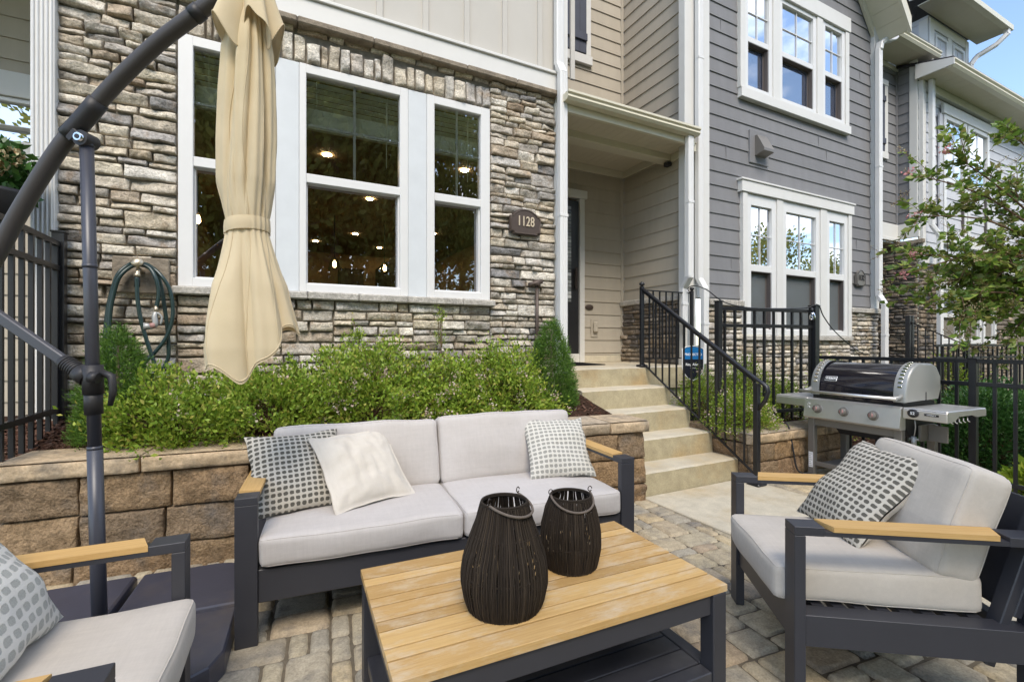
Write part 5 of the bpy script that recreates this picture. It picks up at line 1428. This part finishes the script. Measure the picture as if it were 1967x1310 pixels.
g = MB(); g.tube(smooth_path([(4.30, 3.0, .47), (4.31, 2.80, .475), (4.30, 2.74, .44), (4.30, 2.70, .25), (4.34, 2.68, .05), (4.40, 2.60, .02), (4.25, 2.45, .015)], 5), .008, 8); o = g.build('gas_line', 'plastic'); o['label'] = 'thin dark gas line drooping over the short block wall beside the grill'; o['category'] = 'hose'
# ------------------------------------------------------------------ hose, plaques, sign, lights
ho = thing('garden_hose', 'dark green garden hose looped over the tap on the stone wall', 'hose', (-.80, 4.0, 1.7))
mb = MB(); k = 0
loops = [
 [(-.79, 1.012), (-.70, 1.02), (-.646, 1.103), (-.64, 1.214), (-.649, 1.352), (-.663, 1.476), (-.68, 1.607), (-.702, 1.69), (-.746, 1.755), (-.80, 1.768), (-.872, 1.735), (-.929, 1.64), (-.96, 1.525), (-.978, 1.386), (-.985, 1.2), (-.96, 1.0)],
 [(-.81, .96), (-.79, 1.044), (-.757, 1.105), (-.702, 1.172), (-.646, 1.269), (-.614, 1.388), (-.612, 1.492), (-.629, 1.596), (-.668, 1.676), (-.724, 1.737), (-.80, 1.772), (-.86, 1.75), (-.912, 1.68), (-.945, 1.55), (-.962, 1.41), (-.968, 1.2), (-.93, 1.0)],
 [(-.70, 1.46), (-.685, 1.56), (-.70, 1.66), (-.74, 1.735), (-.80, 1.752), (-.85, 1.728), (-.90, 1.655), (-.93, 1.53), (-.946, 1.40), (-.95, 1.2), (-.92, 1.0)],
 [(-.80, 1.66), (-.798, 1.62), (-.795, 1.519), (-.779, 1.391), (-.752, 1.268), (-.724, 1.159), (-.702, 1.076), (-.69, 1.0)]]
for i, lp in enumerate(loops):
    yy = 4.03 - .026 * i; mb.tube(smooth_path([(x, yy + (.02 if 1.70 < z < 1.76 else 0) - .004 * i, z) for x, z in lp], 5), .0125, 10)
mb.build('coil', 'hose', ho, True)
g = MB(); g.tube([(-.80, 3.955, 1.665), (-.80, 3.955, 1.60)], .017, 12); g.tube([(-.80, 3.955, 1.665), (-.80, 3.957, 1.69)], .02, 8, 1); g.build('coupling', ['plastic', 'brass'], ho, True)
g = MB(); g.tube([(-.70, 3.97, 1.475), (-.70, 3.965, 1.43)], .013, 10, 1); g.tube(smooth_path([(-.70, 3.965, 1.43), (-.705, 3.955, 1.40), (-.70, 3.95, 1.355), (-.715, 3.95, 1.335)], 4), .018, 10); g.tube(smooth_path([(-.69, 3.95, 1.43), (-.665, 3.95, 1.40), (-.672, 3.95, 1.35)], 4), .007, 8)
g.tube([(-.715, 3.95, 1.335), (-.765, 3.94, 1.335)], [.018, .027], 12); g.tube([(-.70, 3.947, 1.345), (-.728, 3.945, 1.338)], .0195, 12, 2); g.build('spray_nozzle', ['castgrey', 'brass', 'red'], ho, True)
def plaque(name, label, cx, z0, w, h, y, txt, ts, mats):
    t = thing(name, label, 'house number', (cx, y, z0), 0)
    def outline(k):
        pts = [(-w / 2 + k, k), (w / 2 - k, k)]
        c = .035
        pts = [(-w / 2 + c + k, k), (w / 2 - c - k, k), (w / 2 - c - k, c * .6 + k), (w / 2 - k, c * .6 + k), (w / 2 - k, h * .70 - k * .5), (w / 2 - c - k, h * .74 - k * .5), (w / 2 - c - k, h * .80 - k)]
        for i in range(9):
            a = i / 8; x = (w / 2 - c - k) * (1 - 2 * a); pts.append((x, h * .80 - k + (h * .2) * (1 - (2 * a - 1) ** 2)))
        pts += [(-w / 2 + c + k, h * .74 - k * .5), (-w / 2 + k, h * .70 - k * .5), (-w / 2 + k, c * .6 + k), (-w / 2 + c + k, c * .6 + k)]
        return pts
    g = MB(); g.prism(outline(0), 'y', -.012, .012); g.prism(outline(.004), 'y', -.018, -.0121); g.build('plate', mats[0], t)
    g = MB(); g.tube([(x, -.019, z) for x, z in outline(.012)] + [(outline(.012)[0][0], -.019, outline(.012)[0][1])], .0045, 6); g.build('raised_border', mats[1], t)
    g = MB(); text_mesh(g, txt, ts, (0, -.0225, h * .50), (1, 0, 0), (0, 0, 1), .004, 0, bold=.001); o = g.build('house_number', mats[2], t); o.scale = (.72, 1, 1)
    return t
plaque('house_number_plaque', 'brown arched plaque reading 1128 on the pale stone wall', 2.225, 2.285, .345, .255, 4.075, '1128', .135, ('bronze', 'bronze', 'letter'))
plaque('house_number_plaque', 'grey arched plaque reading 1132 on the grey siding by the white windows', 8.26, 2.12, .26, .26, 4.115, '1132', .12, ('taupe', 'plastic', 'plastic'))
sc_ = thing('security_camera', 'tiny black security camera under the porch beam', 'camera', (4.50, 4.47, 3.51))
g = MB(); g.box(-.035, .035, -.07, .02, -.035, .012, .01); g.tube([(0, -.07, -.012), (0, -.078, -.012)], .018, 12); g.build('housing', 'plastic', sc_); g = MB(); g.box(-.015, .015, .0, .03, .012, .03); g.build('mount', 'plastic', sc_)
sg = thing('yard_sign', 'blue and black shield-shaped alarm sign on a stake behind the stair rail', 'sign', (3.955, 3.55, .4), R(-24))
g = MB(); g.box(-.012, .012, .008, .02, .0, .66); g.box(-.05, .05, .008, .03, .0, .20, .01); g.build('stake', 'plastic', sg)
def shield(k, z1=.78, z0=.60):
    w = .118
    return [(-w + k, z1 - .01 - k), (-w * .55, z1 + .012 - k), (0, z1 + .02 - k), (w * .55, z1 + .012 - k), (w - k, z1 - .01 - k), (w - k, .57), (w * .86 - k, .51 + k * .3), (w * .45, .455 + k * .8), (0, .43 + k), (-w * .45, .455 + k * .8), (-w * .86 + k, .51 + k * .3), (-w + k, .57)]
g = MB(); g.prism(shield(0), 'y', .0, .006, 0); g.prism(shield(.008), 'y', -.002, -.0001, 1)
bl_ = [(p[0], max(p[1], .655)) for p in shield(.014)]; bl_ = [bl_[i] for i in (0, 1, 2, 3, 4, 5, 11)]; g.prism(bl_, 'y', -.004, -.0021, 2)
text_mesh(g, 'PROTECTED', .034, (0, -.0048, .705), (1, 0, 0), (0, 0, 1), .0005, 0, bold=.0008); text_mesh(g, 'Ring Alarm', .036, (0, -.0028, .60), (1, 0, 0), (0, 0, 1), .0005, 0, bold=.0008); text_mesh(g, 'ring.com', .018, (0, -.0028, .565), (1, 0, 0), (0, 0, 1), .0005, 0)
g.build('shield_plate', ['whiteink', 'signdark', 'signblue'], sg)
li = thing('string_light', 'black string light cable with one clear bulb, draped from porch railing to fence post', 'string light', (5.25, 3.05, 1.6))
mb = MB(); mb.tube(smooth_path([(4.48, 4.03, 1.80), (4.35, 3.98, 1.86), (4.30, 3.85, 1.88), (4.15, 3.55, 1.80), (4.05, 3.25, 1.64), (4.3, 3.17, 1.585), (4.7, 3.12, 1.585), (5.10, 3.06, 1.60), (5.21, 3.0, 1.635), (5.40, 3.05, 1.52), (5.8, 3.15, 1.36), (6.3, 3.2, 1.16), (6.6, 3.25, 1.1)], 5), .006, 6); mb.build('cable', 'black', li, True)
g = MB(); g.tube([(5.13, 3.02, 1.60), (5.13, 3.01, 1.555)], .014, 10); g.build('socket', 'black', li, True)
g = MB(); g.lathe([(.012, 0), (.022, -.02), (.030, -.05), (.026, -.075), (.01, -.09)], (5.13, 3.01, 1.555), 16); g.build('bulb', 'clearbulb', li, True)
# wicker chair beyond the far fence
wc = thing('wicker_chair', 'distant brown wicker chair with a pale cushion behind the far fence', 'chair', (9.9, 2.2, -.15), R(30))
g = MB(); g.box(-.35, .35, -.35, .35, .1, .40, .03); g.box(-.35, .35, .28, .38, .4, .80, .03); g.box(-.38, -.28, -.35, .3, .4, .62, .03); g.box(.28, .38, -.35, .3, .4, .62, .03); g.build('frame', 'wicker', wc)
g = MB(); rounded_box(g, 0, -.03, .47, .27, .30, .07, .04, (0, 0, .01), 8); g.build('seat_cushion', 'sofa_fabric', wc)
g = MB(); rounded_box(g, 0, .22, .72, .27, .06, .19, .04, (0, .01, 0), 8); g.build('back_cushion', 'sofa_fabric', wc)
for sx in (-1, 1):
    for sy in (-1, 1):
        g = MB(); g.box(sx * .30 - .03, sx * .30 + .03, sy * .30 - .03, sy * .30 + .03, 0, .1); g.build('leg', 'wicker', wc)
# ------------------------------------------------------------------ plants
def shrub(label, c, rx, ry, h, clumps, per, leaf, seed, mat='abelia', flowers=.0, size_j=.35, sprays=0, group=None, name='shrub', spread=.75, cl=.055, flower_mat='blossom', base=.0, cat='shrub', aspect=.5):
    rg = np.random.default_rng(seed); t = thing(name, label, cat, c, 0, group); rr = random.Random(seed)
    P = []; D = []; FP = []; FD = []
    stems = MB()
    for k in range(clumps):
        a = rr.uniform(0, 6.283); u = rr.random() ** .45; e = rr.uniform(0, 1)
        el = math.asin(e ** .85)
        lump = 1 + size_j * N(math.cos(a) * 1.8 + seed, math.sin(a) * 1.8, e * 2.2 + seed) + .16 * N(math.cos(a) * 5, math.sin(a) * 5 + seed, e * 5)
        q = Vector((math.cos(a) * math.cos(el) * rx, math.sin(a) * math.cos(el) * ry, base + math.sin(el) * h)) * lump * (.55 + .45 * u)
        q.z = max(q.z, .02)
        d = Vector((q.x / rx, q.y / ry, q.z / h + .35)).normalized()
        s = cl * rr.uniform(.6, 1.35); n = int(per * rr.uniform(.6, 1.4))
        pp = np.array(q) + rg.normal(0, 1, (n, 3)) * s * np.array([1, 1, .75]); P.append(pp); D.append(np.tile(np.array(d), (n, 1)))
        if k % 5 == 0:
            stems.tube([(rr.uniform(-.06, .06), rr.uniform(-.06, .06), 0), tuple(q * .5 + Vector((0, 0, .03))), tuple(q)], [.006, .004, .002], 4, cap=False)
        if rr.random() < flowers and u > .6:
            m = rr.randint(8, 22); FP.append(np.array(q + d * s * 1.25) + rg.normal(0, .022, (m, 3))); FD.append(np.tile(np.array(d), (m, 1)))
    for k in range(sprays):
        a = rr.uniform(0, 6.283); q0 = Vector((math.cos(a) * rx * .4, math.sin(a) * ry * .4, h * .85)); q1 = q0 + Vector((rr.uniform(-.08, .08), rr.uniform(-.05, .05), rr.uniform(.06, .19)))
        stems.tube([tuple(q0 * .6), tuple(q0), tuple(q1)], [.004, .003, .0015], 4, cap=False)
        n = 46; f = rg.uniform(0, 1, n)[:, None]; pp = np.array(q0) * (1 - f) + np.array(q1) * f + rg.normal(0, .014, (n, 3)); P.append(pp); D.append(np.tile(np.array((q1 - q0).normalized()), (n, 1)))
    stems.build('stem', 'twig', t)
    leaf_obj('foliage', leaf_cloud(np.concatenate(P), np.concatenate(D), leaf, aspect, .12, spread, seed), mat, t)
    if FP: leaf_obj('blossom', leaf_cloud(np.concatenate(FP), np.concatenate(FD), .019, .8, .2, 1.0, seed + 1), flower_mat, t)
    return t
SG = 'bright green flowering shrubs in the bed behind the sofa'
specs = [
 ('low leftmost flowering shrub spilling over the wall cap beside the left spruce', (-.52, 3.50, .62), .36, .34, .33, 420, 14, .03),
 ('bright flowering shrub directly beneath the umbrella canopy', (.02, 3.58, .64), .42, .36, .36, 520, 8, .06),
 ('flowering shrub under the left half of the middle window, with a tall sprig', (.62, 3.60, .64), .42, .38, .47, 560, 14, .14),
 ('flowering shrub under the narrow right window, heavy with pale blossom', (1.24, 3.58, .64), .40, .36, .38, 520, 8, .17),
 ('flowering shrub just left of the small spruce by the porch', (1.74, 3.50, .64), .38, .34, .44, 540, 10, .15)]
for i, (lb, c, rx, ry, h, n, sp, fl) in enumerate(specs):
    shrub(lb, c, rx, ry, h, int(n * .78), 30, .031, 40 + i, flowers=fl, sprays=sp, group=SG, cl=.040, size_j=.7, spread=.6)
shrub('narrow bright sprig growing up the stone wall below the middle window', (.60, 3.98, .8), .10, .06, .52, 60, 16, .022, 77, sprays=3, cl=.03, spread=.9)
shrub('thin bright sprig climbing the stone below the narrow right window', (1.33, 4.0, .85), .05, .04, .65, 26, 9, .020, 78, sprays=3, cl=.025)
PG = 'airy green shrubs in the planter right of the steps'
shrub('airy flowering shrub behind the lower stair rail, spilling over the short wall', (4.00, 3.02, .40), .30, .26, .34, 330, 24, .021, 51, flowers=.12, sprays=3, group=PG, cl=.045)
shrub('airy green shrub around the foot of the alarm sign', (4.12, 3.55, .40), .30, .28, .50, 300, 22, .021, 52, flowers=.04, sprays=6, group=PG, cl=.05)
shrub('airy green shrub in the middle of the planter behind the black fence', (4.60, 3.45, .40), .32, .28, .62, 320, 22, .022, 53, flowers=.03, sprays=6, group=PG, cl=.055)
shrub('low green shrub at the end of the planter beside the tall fence post', (5.05, 3.30, .36), .28, .24, .42, 240, 22, .022, 54, flowers=.02, sprays=3, group=PG, cl=.05)
shrub('yellow-green plant growing against the grey house beyond the grill', (6.6, 3.6, .0), .30, .24, .98, 220, 16, .035, 55, sprays=5, cl=.06)
shrub('yellow-green plant growing below the far white window', (9.6, 3.5, .0), .35, .3, 1.0, 200, 14, .04, 58, sprays=4, cl=.07)
shrub('rounded dark green shrub on the lawn behind the low fence', (7.3, 2.35, -.12), .78, .62, .78, 620, 26, .050, 60, mat='darkleaf', cl=.085, spread=.8, size_j=.22)
shrub('second dark green shrub further right on the lawn', (8.9, 2.55, -.12), .75, .6, .70, 420, 24, .055, 61, mat='darkleaf', cl=.09, spread=.8, size_j=.22)
shrub('lime green plant at the right edge behind the armchair', (5.70, 1.50, -.14), .22, .22, .28, 60, 9, .08, 62, mat='lime', cl=.06, spread=.8, aspect=.6)
def spruce(label, c, r, h, n, seed):
    rg = np.random.default_rng(seed); t = thing('dwarf_spruce', label, 'conifer', c, 0, 'small dwarf spruces against the stone wall'); rr = random.Random(seed)
    P = []; D = []
    for k in range(n):
        z = h * (1 - rr.random() ** .62); a = rr.uniform(0, 6.283); f = z / h
        R_ = r * (1 - f ** 2.1) * (1 + .20 * N(math.cos(a) * 2 + seed, math.sin(a) * 2, z * 9)) + .012
        ra = R_ * (1 - .38 * rr.random() ** 2); q = np.array((ra * math.cos(a), ra * math.sin(a), z)); d = np.array((math.cos(a), math.sin(a), .9))
        m = 13; P.append(q + rg.normal(0, .012, (m, 3)) + np.outer(rg.uniform(-.01, .03, m), d)); D.append(np.tile(d / np.linalg.norm(d), (m, 1)))
    leaf_obj('needles', leaf_cloud(np.concatenate(P), np.concatenate(D), .026, .16, .05, .55, seed), 'conifer', t)
    g = MB(); g.tube([(0, 0, -.03), (0, 0, h * .85)], [.025, .005], 6); g.build('trunk', 'bark', t)
spruce('small cone-shaped dwarf spruce beside the umbrella pole and the hose', (-.82, 3.60, .64), .175, .67, 1900, 7)
spruce('small cone-shaped dwarf spruce at the porch corner by the brown pipe', (2.21, 3.56, .66), .19, .76, 2300, 8)
# crape myrtle leaning in from the right
tr = thing('crape_myrtle', 'pink-flowering crape myrtle with leafy branches reaching in from the right edge', 'tree', (5.85, 1.15, -.14))
rr = random.Random(17); rg = np.random.default_rng(17)
o0 = Vector((5.85, 1.15, -.14)); tk = MB(); BR = []
for (a, b, c_) in (((5.85, 1.15, -.14), (5.88, 1.18, .9), (5.80, 1.22, 1.75)), ((5.88, 1.12, -.14), (6.0, 1.05, .9), (6.1, 1.2, 1.9)), ((5.82, 1.2, -.14), (5.75, 1.3, .7), (5.72, 1.35, 1.45))):
    tk.tube(smooth_path([a, b, c_], 5), [.035 - .0015 * i for i in range(11)], 8)
tk.build('trunk', 'bark', tr, True)
starts = [(5.80, 1.22, 1.75), (5.72, 1.35, 1.45), (6.1, 1.2, 1.9)]
tips = [(4.46, 1.88, 2.56), (4.50, 1.86, 2.22), (4.50, 1.86, 1.92), (4.43, 1.90, 1.76), (4.58, 1.82, 1.55), (4.78, 1.72, 1.40), (4.75, 1.75, 2.75), (4.95, 1.62, 2.60), (5.2, 1.5, 2.85),
    (5.0, 1.62, 1.62), (5.15, 1.55, 1.42), (5.3, 1.5, 2.1), (5.1, 1.9, 1.8), (4.9, 2.0, 2.0), (5.4, 1.75, 1.6), (4.85, 1.75, 1.75), (5.25, 1.42, 1.75), (5.6, 1.7, 2.6), (6.2, 1.9, 2.7), (6.6, 1.3, 2.6), (6.4, .6, 2.6), (5.9, .6, 2.8), (6.8, 1.8, 2.2), (6.7, .8, 2.0), (5.05, 1.75, 2.35), (5.35, 1.55, 1.30), (4.98, 1.72, 1.50), (4.85, 1.8, 1.95), (5.0, 1.6, 2.0), (5.1, 1.6, 1.9), (4.75, 1.85, 1.7), (5.2, 1.5, 1.6), (5.05, 1.55, 1.75), (4.9, 1.7, 1.6), (5.25, 1.6, 2.05), (5.15, 1.75, 1.55), (5.3, 1.4, 1.9), (4.8, 1.9, 1.55)]
bm_ = MB(); P = []; D = []; FP = []; SP = []
def leaves_along(path, n, r_, f0=.15):
    for _ in range(n):
        f = f0 + (1 - f0) * rr.random(); i = min(len(path) - 2, int(f * (len(path) - 1))); q = path[i].lerp(path[i + 1], rr.random()); d = (path[i + 1] - path[i]).normalized()
        side = d.cross(Vector((rr.gauss(0, .4), rr.gauss(0, .4), 1))).normalized() * rr.choice((-1, 1))
        P.append(tuple(q + side * .006)); D.append(tuple((side * .8 + d * .5 + Vector((0, 0, rr.uniform(-.25, .25)))).normalized()))
for ti, tp in enumerate(tips):
    s = Vector(starts[min(range(3), key=lambda i: (Vector(starts[i]) - Vector(tp)).length + rr.uniform(0, .25))]); e = Vector(tp); L_ = (e - s).length
    mid_ = s.lerp(e, .5) + Vector((rr.uniform(-.08, .08), rr.uniform(-.08, .08), .10 * L_ + rr.uniform(-.04, .06)))
    path = smooth_path([s, mid_, e], 10); bm_.tube(path, [.011 - .0085 * i / (len(path) - 1) for i in range(len(path))], 6, cap=False)
    leaves_along(path, 24, .0)
    for k in range(8):
        f = rr.uniform(.35, 1.0); i = min(len(path) - 2, int(f * (len(path) - 1))); q = path[i]; d = (path[i + 1] - path[i]).normalized()
        v = (d + Vector((rr.gauss(0, .7), rr.gauss(0, .7), rr.gauss(.05, .55)))).normalized(); ln = rr.uniform(.14, .36)
        tw = smooth_path([q, q + v * ln * .5 + Vector((0, 0, .01)), q + v * ln + Vector((0, 0, -.03))], 5); bm_.tube(tw, [.0032 - .0002 * j for j in range(len(tw))], 4, cap=False)
        leaves_along(tw, 21, .0, .05)
        if rr.random() < .42:
            ee = tw[-1]
            for j in range(3):
                dv = Vector((rr.gauss(0, 1), rr.gauss(0, 1), rr.gauss(.5, .8))).normalized() * rr.uniform(.05, .13); bm_.tube([ee, ee + dv], .0013, 4, cap=False)
                SP += [np.array(ee + dv * f) + rg.normal(0, .010, 3) for f in rg.uniform(.25, 1.05, 16)]
    if ti in (0, 1, 2, 3, 6, 16): FP.append(np.array(e) + rg.normal(0, .018, (26, 3)))
bm_.build('branch', 'twig', tr, True)
iw = np.array((5.85, 1.15, -.14))
leaf_obj('foliage', leaf_cloud(np.array(P), np.array(D), .058, .55, .10, .28, 5, curl=.12) - iw, 'myrtle', tr)
leaf_obj('seed_head', leaf_cloud(np.array(SP), rg.normal(0, 1, (len(SP), 3)), .010, .8, .3, .5, 6) - iw, 'seedhead', tr)
FPc = np.concatenate(FP); leaf_obj('blossom', leaf_cloud(FPc, rg.normal(0, 1, FPc.shape), .020, .9, .3, .5, 7) - iw, 'pinkflower', tr)
# hanging basket of hydrangea at the far left
hb = thing('flower_basket', 'basket of pale green hydrangea hanging at the left edge', 'flower basket', (-1.44, 3.86, 2.1))
rr = random.Random(3); rg = np.random.default_rng(3)
g = MB(); g.lathe([(.06, -.16), (.12, -.12), (.15, 0), (.155, .02), (.14, .02)], n=18); g.build('basket', 'plastic', hb)
g = MB(); g.tube([(0, 0, .0), (0, 0, 1.9)], .003, 5); g.build('hanger', 'wire', hb)
q = rg.normal(0, 1, (760, 3)); q /= np.linalg.norm(q, axis=1)[:, None]; q = q * rg.uniform(.6, 1.0, (760, 1)) * np.array([.18, .17, .19]) + np.array([0, 0, .13]); leaf_obj('foliage', leaf_cloud(q, q - np.array([0, 0, .05]), .06, .62, .1, .6, 4), 'darkleaf', hb)
FL_ = []
for c_ in ((.03, -.13, .13), (-.08, -.12, .09), (.09, -.10, .20), (-.02, -.15, .0)):
    v = rg.normal(0, 1, (110, 3)); v /= np.linalg.norm(v, axis=1)[:, None]; FL_.append(np.array(c_) + v * .05)
FLc = np.concatenate(FL_); leaf_obj('blossom', leaf_cloud(FLc, rg.normal(0, 1, FLc.shape), .022, .9, .2, .6, 5), 'seedhead', hb)
# grass seen beyond the low fence
rg = np.random.default_rng(9); n = 26000
x = rg.uniform(5.3, 9.5, n); y = rg.uniform(-.6, 2.6, n); z = np.full(n, -.15); P_ = np.stack([x, y, z], 1); d = np.tile(np.array([0, 0, 1.]), (n, 1))
leaf_obj('lawn_grass', leaf_cloud(P_, d, .055, .12, .02, .45, 9), 'grass', None, kind='stuff', label='short green lawn grass beyond the low black fence')
# trees across the lawn: they stand behind the camera and show in the window glass
def tree(h, r, seed, n=2600):
    t = thing('tree', 'tall leafy tree across the lawn, seen only in the window reflections', 'tree', (0, 0, 0), 0, 'trees reflected in the windows')
    rr = random.Random(seed); rg = np.random.default_rng(seed); g = MB()
    g.tube([(0, 0, -.2), (.1, 0, h * .35), (0, .1, h * .8)], [.24, .17, .05], 8)
    P = []; D = []
    for k in range(70):
        a = rr.uniform(0, 6.283); f = rr.random(); zz = h * (.22 + .76 * f); R_ = r * (1 - (2 * f - .8) ** 2 * .55) * rr.uniform(.35, 1.)
        q = np.array((R_ * math.cos(a), R_ * math.sin(a), zz)); m = n // 70
        if k % 4 == 0: g.tube([(0, 0, zz * .75), tuple(q)], [.06, .015], 5, cap=False)
        P.append(q + rg.normal(0, 1, (m, 3)) * np.array([.62, .62, .42]) * r * .34); D.append(np.tile(q / np.linalg.norm(q) + np.array([0, 0, .2]), (m, 1)))
    g.build('trunk', 'bark', t)
    leaf_obj('crown', leaf_cloud(np.concatenate(P), np.concatenate(D), .26, .6, .1, .9, seed), 'treeleaf', t)
    return t
T1 = tree(13., 3.8, 1, 9800); T2 = tree(9., 2.8, 2, 3600)
spots = [(-1.5, -10.5, 2, 1), (2.4, -12, 3, 1.05), (6.2, -11.5, 4, .92), (-4.0, -12.5, 1, 1.0), (.5, -14.5, 4.2, 1.15), (4.5, -16, .7, 1.2), (8.8, -14.5, 5.2, 1.0), (-1.8, -19, 3.9, 1.25), (3.8, -19, 2.9, 1.25)]
T1.location = (spots[0][0], spots[0][1], -.16)
for (x, y, a, s) in spots[1:]: dup(T1, (x, y, -.16), a, None, (s, s, s))
spots2 = [(17, -13, 0, .95), (22, -12, 1, 1.05), (27, -14, 2, .9), (31, -12.5, 3, 1.0), (37, -13, 4, .85), (14, -17, 1.2, 1.1), (43, -14, 1.7, .9)]
T2.location = (spots2[0][0], spots2[0][1], -.16)
for (x, y, a, s) in spots2[1:]: dup(T2, (x, y, -.16), a, None, (s, s, s))
# ------------------------------------------------------------------ light, sky, camera
S = bpy.context.scene
w = bpy.data.worlds.new('World'); S.world = w; w.use_nodes = True; nt = w.node_tree; bg = nt.nodes['Background']
SUN_EL, SUN_AZ = R(50), R(197)          # azimuth measured from +Y clockwise
sky = node(nt, 'ShaderNodeTexSky'); sky.sky_type = 'NISHITA'; sky.sun_disc = False; sky.sun_elevation = SUN_EL; sky.sun_rotation = SUN_AZ; sky.air_density = 1.0; sky.dust_density = .6; sky.ozone_density = 1.0
tc = node(nt, 'ShaderNodeTexCoord').outputs['Generated']
sp = node(nt, 'ShaderNodeSeparateXYZ'); nt.links.new(tc, sp.inputs[0])
den = math_(nt, 'ADD', math_(nt, 'MAXIMUM', sp.outputs[2], 0.), .28)
cb = node(nt, 'ShaderNodeCombineXYZ'); nt.links.new(math_(nt, 'DIVIDE', sp.outputs[0], den), cb.inputs[0]); nt.links.new(math_(nt, 'DIVIDE', sp.outputs[1], den), cb.inputs[1])
cn = noise_tex(nt, cb.outputs[0], 1.7, 8, .56)
cl_ = ramp(nt, cn, [(.53, (0, 0, 0)), (.68, (1, 1, 1))])
col = mixc(nt, sky.outputs[0], (9.5, 9.6, 9.8), cl_)
nt.links.new(col, bg.inputs['Color']); bg.inputs['Strength'].default_value = .15
sd = bpy.data.lights.new('sun', 'SUN'); sd.energy = 1.7; sd.angle = R(28); sd.color = (1., .91, .78)
so_ = bpy.data.objects.new('sun', sd); C.objects.link(so_)
dirv = Vector((math.sin(SUN_AZ) * math.cos(SUN_EL), math.cos(SUN_AZ) * math.cos(SUN_EL), math.sin(SUN_EL)))
so_.rotation_euler = dirv.to_track_quat('Z', 'Y').to_euler()
cd = bpy.data.cameras.new('camera'); cam = bpy.data.objects.new('camera', cd); C.objects.link(cam); S.camera = cam
cam.location = (0, 0, 1.22); cam.rotation_euler = (R(90), 0, -R(27.07))
cd.sensor_width = 36; cd.lens = 36 * 905 / 1967; cd.shift_y = (660 - 655) / 1967; cd.clip_start = .05; cd.clip_end = 1500
S.view_settings.view_transform = 'Standard'; S.view_settings.look = 'None'; S.view_settings.gamma = 1; S.view_settings.use_curve_mapping = False
S.view_settings.exposure = 1.16
S.cycles.max_bounces = 8; S.cycles.transparent_max_bounces = 16
